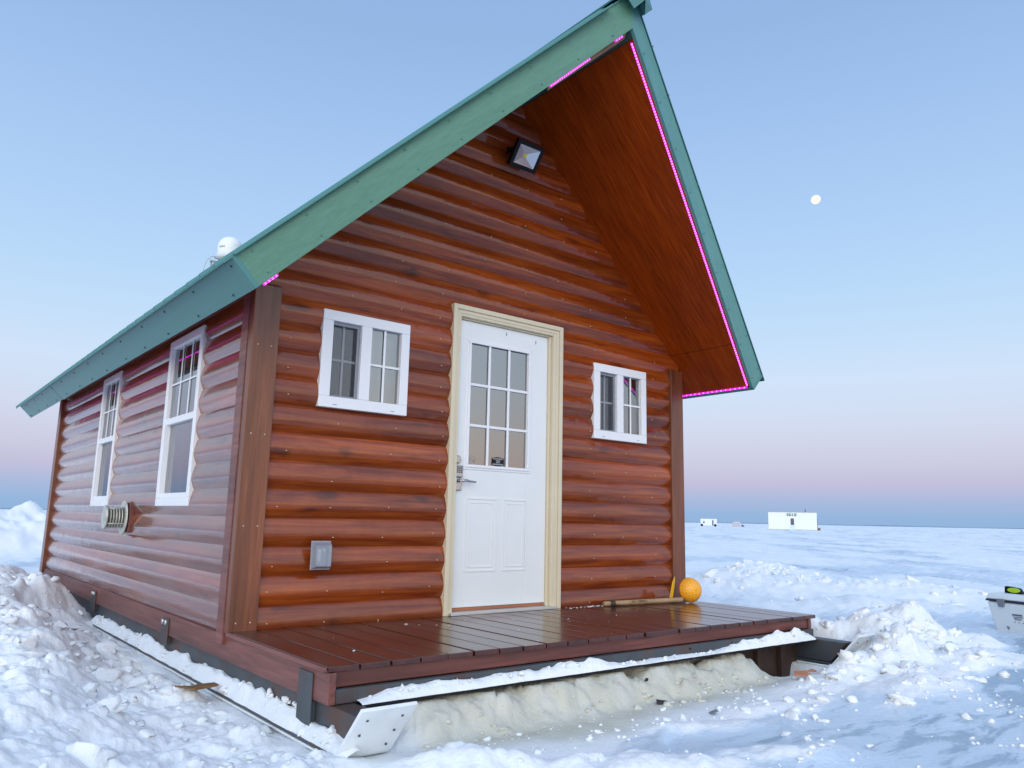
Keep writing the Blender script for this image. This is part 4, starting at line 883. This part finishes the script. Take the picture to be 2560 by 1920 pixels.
m.build('cord', ROPE, hd)
lx = ax; ly = Vector((0,0,1)); lc = h0_.lerp(h1_, .42); ln = ax.cross(ly).normalized(); ln = ln if ln.y < 0 else -ln
text_obj('( BIG DIPPER )', .030, ROPE, 'handle_lettering', hd, lc+ln*.0195+Vector((0,0,.003)), lx, ly, .0008)
# bowl: convex side to the right and towards the camera
bc = Vector((3.90, -.215, .106)); ba = Vector((-.30, -.93, .14)).normalized(); bu = ba.orthogonal().normalized(); bv_ = ba.cross(bu); Rb = .106
m = MB(); nq = 28; rows = 12
vv = []
for i in range(rows+1):
    q = math.pi/2*i/rows
    for k_ in range(nq): w = 2*math.pi*k_/nq; vv.append(bc+(bu*math.cos(w)+bv_*math.sin(w))*Rb*math.cos(q)+ba*Rb*.92*math.sin(q))
b0 = len(m.v); m.v += [tuple(v) for v in vv]
for i in range(rows):
    for k_ in range(nq): j = (k_+1) % nq; m.f.append((b0+i*nq+k_, b0+i*nq+j, b0+(i+1)*nq+j, b0+(i+1)*nq+k_)); m.sm.append(True); m.mi.append(0)
bowl = m.build('bowl', ORANGE, scp); sm_ = bowl.modifiers.new('solid', 'SOLIDIFY'); sm_.thickness = .004; sm_.offset = -1
m = MB()
for i in range(1, 6):
    q = math.pi/2*i/6.3; cnt = int(22*math.cos(q))+1
    for k_ in range(cnt):
        w = 2*math.pi*(k_+.5*(i % 2))/cnt; nv = ((bu*math.cos(w)+bv_*math.sin(w))*math.cos(q)+ba*.92*math.sin(q)).normalized()
        c = bc+(bu*math.cos(w)+bv_*math.sin(w))*Rb*math.cos(q)+ba*Rb*.92*math.sin(q); m.tube([c, c+nv*.0008], .0052, 7)
ho = m.build('drain_hole', plain('hole_pale', (.85,.62,.28), .5), bowl)
m = MB(); t0 = bc+Vector((-.085,.055,.0))
m.prism([t0+Vector((-.10,.02,-.085)), t0+Vector((-.055,.02,-.085)), t0+Vector((.0,.035,.075)), t0+Vector((-.005,.035,.115)), t0+Vector((-.045,.03,.06))], ba*.006); m.build('lip', YELLOW, scp, .002)

# cooler, tape measure
cl = thing('cooler', 'white hard cooler with dark gasket standing on the ice at the right edge', 'cooler', (7.35, -1.55, -.34))
e1 = Vector((-.35, -1.0, 0)).normalized(); e1 = (Vector((7.05,-1.71,0))-Vector((7.15,-1.37,0))).normalized(); e2 = Vector((-e1.y, e1.x, 0)); e2 = e2 if e2.x > 0 else -e2
c0 = Vector((7.135, -1.37, -.338)); LN, DP, HT = .86, .43, .395
def cp(a, b, c): return c0+e1*a+e2*b+Vector((0,0,c))
m = MB(); i_ = .045
m.hexa([cp(i_,i_,.014),cp(LN-i_,i_,.014),cp(LN-i_,DP-i_,.014),cp(i_,DP-i_,.014),cp(0,0,.315),cp(LN,0,.315),cp(LN,DP,.315),cp(0,DP,.315)]); body = m.build('body', COOL, cl, .022, seg=4)
m = MB(); m.hexa([cp(-.006,-.006,.316),cp(LN+.006,-.006,.316),cp(LN+.006,DP+.006,.316),cp(-.006,DP+.006,.316),cp(-.006,-.006,.335),cp(LN+.006,-.006,.335),cp(LN+.006,DP+.006,.335),cp(-.006,DP+.006,.335)]); m.build('gasket', plain('navy_rubber',(.015,.022,.05),.6), cl, .003)
m = MB(); m.hexa([cp(-.010,-.010,.336),cp(LN+.01,-.010,.336),cp(LN+.01,DP+.01,.336),cp(-.010,DP+.01,.336),cp(.012,.012,HT),cp(LN-.012,.012,HT),cp(LN-.012,DP-.012,HT),cp(.012,DP-.012,HT)]); m.build('lid', COOL, cl, .018, seg=4)
for a in (.13, .47):
    m = MB(); m.hexa([cp(a,-.016,.268),cp(a+.055,-.016,.268),cp(a+.055,.004,.268),cp(a,.004,.268),cp(a-.012,-.024,.345),cp(a+.067,-.024,.345),cp(a+.067,.004,.345),cp(a-.012,.004,.345)]); m.build('latch', plain('latch_grey',(.16,.18,.21),.5), cl, .006)
m = MB(); m.hexa([cp(.05,.06,0),cp(LN-.05,.06,0),cp(LN-.05,DP-.06,0),cp(.05,DP-.06,0),cp(.05,.06,.016),cp(LN-.05,.06,.016),cp(LN-.05,DP-.06,.016),cp(.05,DP-.06,.016)]); m.build('foot', BLACK, cl)
# printed marks on the cooler face (a bar, small lines, a round badge)
fnv = -e2; upc = (cp(0,0,.315)-cp(0,i_,.014)).normalized()
def fc_(a, h): f_ = h/.315; return cp(a, i_*(1-f_)-.0005, h)
PR = plain('cooler_print', (.10,.11,.15), .5)
m = MB()
def patch(m, a0, a1, h0_, h1_): q = [fc_(a0,h0_),fc_(a1,h0_),fc_(a1,h1_),fc_(a0,h1_)]; m.prism(q, -e2*.0012)
for q in [(.245,.345,.196,.212),(.168,.196,.075,.085),(.172,.194,.058,.068)]+[(.25+.006*k_,.35-.012*k_,.188-.013*k_-.006,.188-.013*k_+.0005) for k_ in range(3)]+[(.253+.042*k_,.27+.042*k_,.132-.001*k_,.138-.001*k_) for k_ in range(4)]:
    m = MB(); patch(m, *q); m.build('printed_mark', PR, body)
m = MB(); ccx, cch = .395, .180
m.prism([fc_(ccx+.030*math.cos(q), cch+.030*math.sin(q)) for q in np.linspace(0, 2*math.pi, 20, endpoint=False)], -e2*.0012)
m.build('round_badge', PR, body)
tp = thing('tape_measure', 'lime green and black tape measure lying on the cooler lid', 'tape measure', tuple(cp(.19,.14,HT)))
tcn_ = cp(.19, .14, HT)
def tq(a, b, c): return tcn_+e1*a+e2*b+Vector((0,0,c))
m = MB(); m.prism([tq(-.095,0,.002),tq(.095,0,.002),tq(.085,0,.018),tq(.055,0,.055),tq(-.03,0,.066),tq(-.085,0,.068),tq(-.092,0,.05)], e2*.045); m.build('case', BLACK, tp, .006)
m = MB(); m.prism([tq(.005+.066*math.cos(q), -.003, .034+.024*math.sin(q)) for q in np.linspace(0, 2*math.pi, 20, endpoint=False)], e2*.005); m.build('side_plate', LIME, tp, .002)

# scraps on the snow
def gz_(x, y): return float(ground(np.array([x]), np.array([y]))[0][0])
def scrap(name, label, cat, pts, th, m_, lift=.004):
    cx = sum(p[0] for p in pts)/len(pts); cy = sum(p[1] for p in pts)/len(pts); z = max(gz_(x, y) for x, y in pts)+lift
    m = MB(); m.prism([(x, y, z+.01*random.uniform(-1,1)) for x, y in pts], (0,0,th)); o = m.build(name, m_, None, .002, loc=(cx, cy, z)); tag(o, label, cat, 'bark flakes on the ice' if cat == 'bark' else None)
scrap('plywood_scrap', 'brown scrap of plywood half buried in snow beside the near runner', 'wood scrap', [(-.27,.02),(-.20,-.115),(-.10,-.06),(-.045,-.035),(-.05,.02),(-.14,.04),(-.18,.01)], .010, SCRAPW, .012)
scrap('wood_splinter', 'orange brown splinter of wood on the snow in front of the far runner', 'wood scrap', [(x_-.13, y_-.12) for x_, y_ in ((3.17,-1.60),(3.25,-1.66),(3.27,-1.63),(3.44,-1.60),(3.42,-1.575),(3.30,-1.60),(3.22,-1.57))], .012, SCRAPR, .02)
scrap('bark_flake', 'dark flake of bark on the ice in front of the deck middle', 'bark', [(1.93,-1.53),(1.965,-1.55),(1.985,-1.52),(2.02,-1.535),(1.99,-1.50),(1.955,-1.505)], .008, plain('dark_bark',(.04,.03,.03),.8), .006)
scrap('bark_flake', 'tiny black speck of bark just behind the larger dark flake', 'bark', [(1.985,-1.40),(2.005,-1.405),(2.015,-1.39),(1.99,-1.385)], .008, plain('black_bark',(.02,.02,.02),.8), .008)
scrap('ice_shard', 'slate grey shard frozen in the ice right of the bark flakes', 'ice shard', [(1.99,-1.87),(2.03,-1.88),(2.05,-1.84),(2.09,-1.83),(2.03,-1.815)], .006, plain('slate_ice',(.13,.17,.23),.4), .004)
scrap('leaf_scrap', 'small tan wood chip on the slush at the far end of the ledge', 'wood scrap', [(3.03,-1.32),(3.07,-1.33),(3.085,-1.30),(3.05,-1.285)], .010, SCRAPR, .012)

# things far out on the lake
def face_frame(x, y, yaw):
    a = Vector((math.cos(yaw), math.sin(yaw), 0)); b = Vector((-a.y, a.x, 0)); o = Vector((x, y, gz_(x, y)))
    return lambda u, v, w: o+a*u+b*v+Vector((0,0,w))
def fbox(m, P, u0, u1, v0, v1, w0, w1): m.hexa([P(u0,v0,w0),P(u1,v0,w0),P(u1,v1,w0),P(u0,v1,w0),P(u0,v0,w1),P(u1,v0,w1),P(u1,v1,w1),P(u0,v1,w1)])
px = lambda U, V, dist: CAM+(fw+r2*((U-1280)/FPX)-u2*((V-960)/FPX)).normalized()*dist
DI = 140.
q = px(1982, 1325, DI); view_yaw = math.atan2(r2.y, r2.x)-.05
face_yaw = lambda q: math.atan2(-(q.x-CAM.x), q.y-CAM.y)
ih = thing('ice_house', 'white boxy fish house with a dark door and green sign standing out on the lake', 'fish house', (q.x, q.y, gz_(q.x, q.y)))
P = face_frame(q.x, q.y, face_yaw(q)); s_ = DI/FPX
hwid = 53*s_; hht = 42*s_
m = MB(); fbox(m, P, -hwid, hwid, 0, 3.4, .0, hht); ihw = m.build('wall', plain('white_siding', (.74,.78,.78), .5, var=.03), ih)
m = MB(); fbox(m, P, -hwid-.06, hwid+.06, -.06, 3.46, hht, hht+.06); m.build('roof', plain('grey_roof', (.28,.34,.42), .5), ih)
m = MB(); fbox(m, P, -4*s_, 3.4*s_, -.04, .0, hht-29*s_, hht-14*s_); m.build('door_window', plain('dark_pane',(.08,.07,.12),.3), ih)
m = MB(); fbox(m, P, -6*s_, 5*s_, -.03, .0, .05, hht-30*s_); m.build('door', plain('pale_door',(.60,.70,.72),.5), ih)
m = MB()
for k_, (a, b) in enumerate(((-12,-9),(-8,-3),(-1,2),(4,9))):
    for r_ in (0, 1): fbox(m, P, a*s_, b*s_, -.05, .0, hht-(5+3.4*r_)*s_, hht-(2.8+3.4*r_)*s_)
m.build('sign', plain('green_sign',(.06,.14,.07),.5), ih)
m = MB(); fbox(m, P, hwid+.02, hwid+.10, .3, .4, 0, hht-.9); fbox(m, P, hwid+.10, hwid+.5, .2, .5, .0, .55); m.build('ladder', plain('brown_frame',(.16,.12,.10),.6), ih)
m = MB(); m.tube([P(hwid*.55,1.6,hht), P(hwid*.55,1.6,hht+.55)], .08, 8); m.build('stove_pipe', plain('pipe_grey',(.12,.12,.13),.5), ih)
m = MB(); fbox(m, P, -hwid*.985, hwid*.985, -.02, .0, .0, .22); m.build('skirt', plain('hut_skirt',(.42,.46,.50),.6), ih)
def far_box(U, V, dist, w, h, name, label, cat, c, extra=True, mark=None, dpt=2.2):
    q = px(U, V, dist); P = face_frame(q.x, q.y, face_yaw(q)); s = dist/FPX
    t = thing(name, label, cat, (q.x, q.y, gz_(q.x, q.y)))
    m = MB(); fbox(m, P, -w*s/2, w*s/2, 0, dpt, .25 if extra else 0, h*s); m.build('body', plain(name+'_body', c, .5, var=.04), t, .03)
    return t, P, s
t, P, s = far_box(1772, 1314, 225, 38, 18, 'fish_house_trailer', 'small white fish house trailer on wheels far out near the cabin corner', 'trailer', (.70,.74,.78))
m = MB(); fbox(m, P, 8*s, 11*s, -.06, 0, .3, 15*s); m.build('door', plain('trailer_door',(.07,.10,.16),.4), t)
m = MB(); fbox(m, P, -13*s, -9.5*s, -.05, 0, 8*s, 12*s); m.build('window', plain('trailer_window',(.05,.09,.16),.3), t)
for u in (-16*s, 15*s): m = MB(); m.tube([P(u,-.05,.36), P(u,.12,.36)], .36, 14); m.build('wheel', BLACK, t)
t, P, s = far_box(1841, 1315, 270, 20, 8.0, 'snowmobile_trailer', 'low grey covered sled trailer far out right of the white trailer', 'trailer', (.46,.42,.45), False)
m = MB(); m.hexa([P(-7*s,.2,8*s),P(8*s,.2,8*s),P(8*s,1.9,8*s),P(-7*s,1.9,8*s),P(-4*s,.4,11*s),P(9*s,.4,10.5*s),P(9*s,1.7,10.5*s),P(-4*s,1.7,11*s)]); m.build('cover', plain('grey_cover',(.50,.47,.50),.6), t)
t, P, s = far_box(1857, 1315, 262, 7, 3.2, 'snowmobile', 'dark blue snowmobile parked beside the grey sled trailer', 'snowmobile', (.05,.09,.18), False, dpt=1.)
m = MB(); m.hexa([P(-2.5*s,.1,3.2*s),P(2.5*s,.1,3.2*s),P(2.5*s,.9,3.2*s),P(-2.5*s,.9,3.2*s),P(-2*s,.3,6*s),P(-.5*s,.3,5.2*s),P(-.5*s,.7,5.2*s),P(-2*s,.7,6*s)]); m.build('hood', plain('blue_hood',(.06,.11,.22),.4), t)

# moon
mo = px(2039.5, 499, 12000); R_m = 12000*10.8/FPX
bm = bmesh.new(); bmesh.ops.create_uvsphere(bm, u_segments=40, v_segments=24, radius=R_m)
for f in bm.faces: f.smooth = True
me = bpy.data.meshes.new('moon'); bm.to_mesh(me); bm.free(); MOON = emis('moon_glow', (1,.985,.91), 1.0); MOON.node_tree.nodes['Principled BSDF'].inputs['Base Color'].default_value = (0,0,0,1); MOON.node_tree.nodes['Principled BSDF'].inputs['Specular IOR Level'].default_value = 0
me.materials.append(MOON); moon = bpy.data.objects.new('moon', me); COL.objects.link(moon); moon.location = mo
moon.rotation_euler = (cam.matrix_world.to_3x3() @ Matrix.Rotation(.7, 3, 'Z')).to_euler(); moon.scale = (1, .94, 1)
tag(moon, 'pale yellow nearly full moon in the clear sky right of the roof', 'moon')
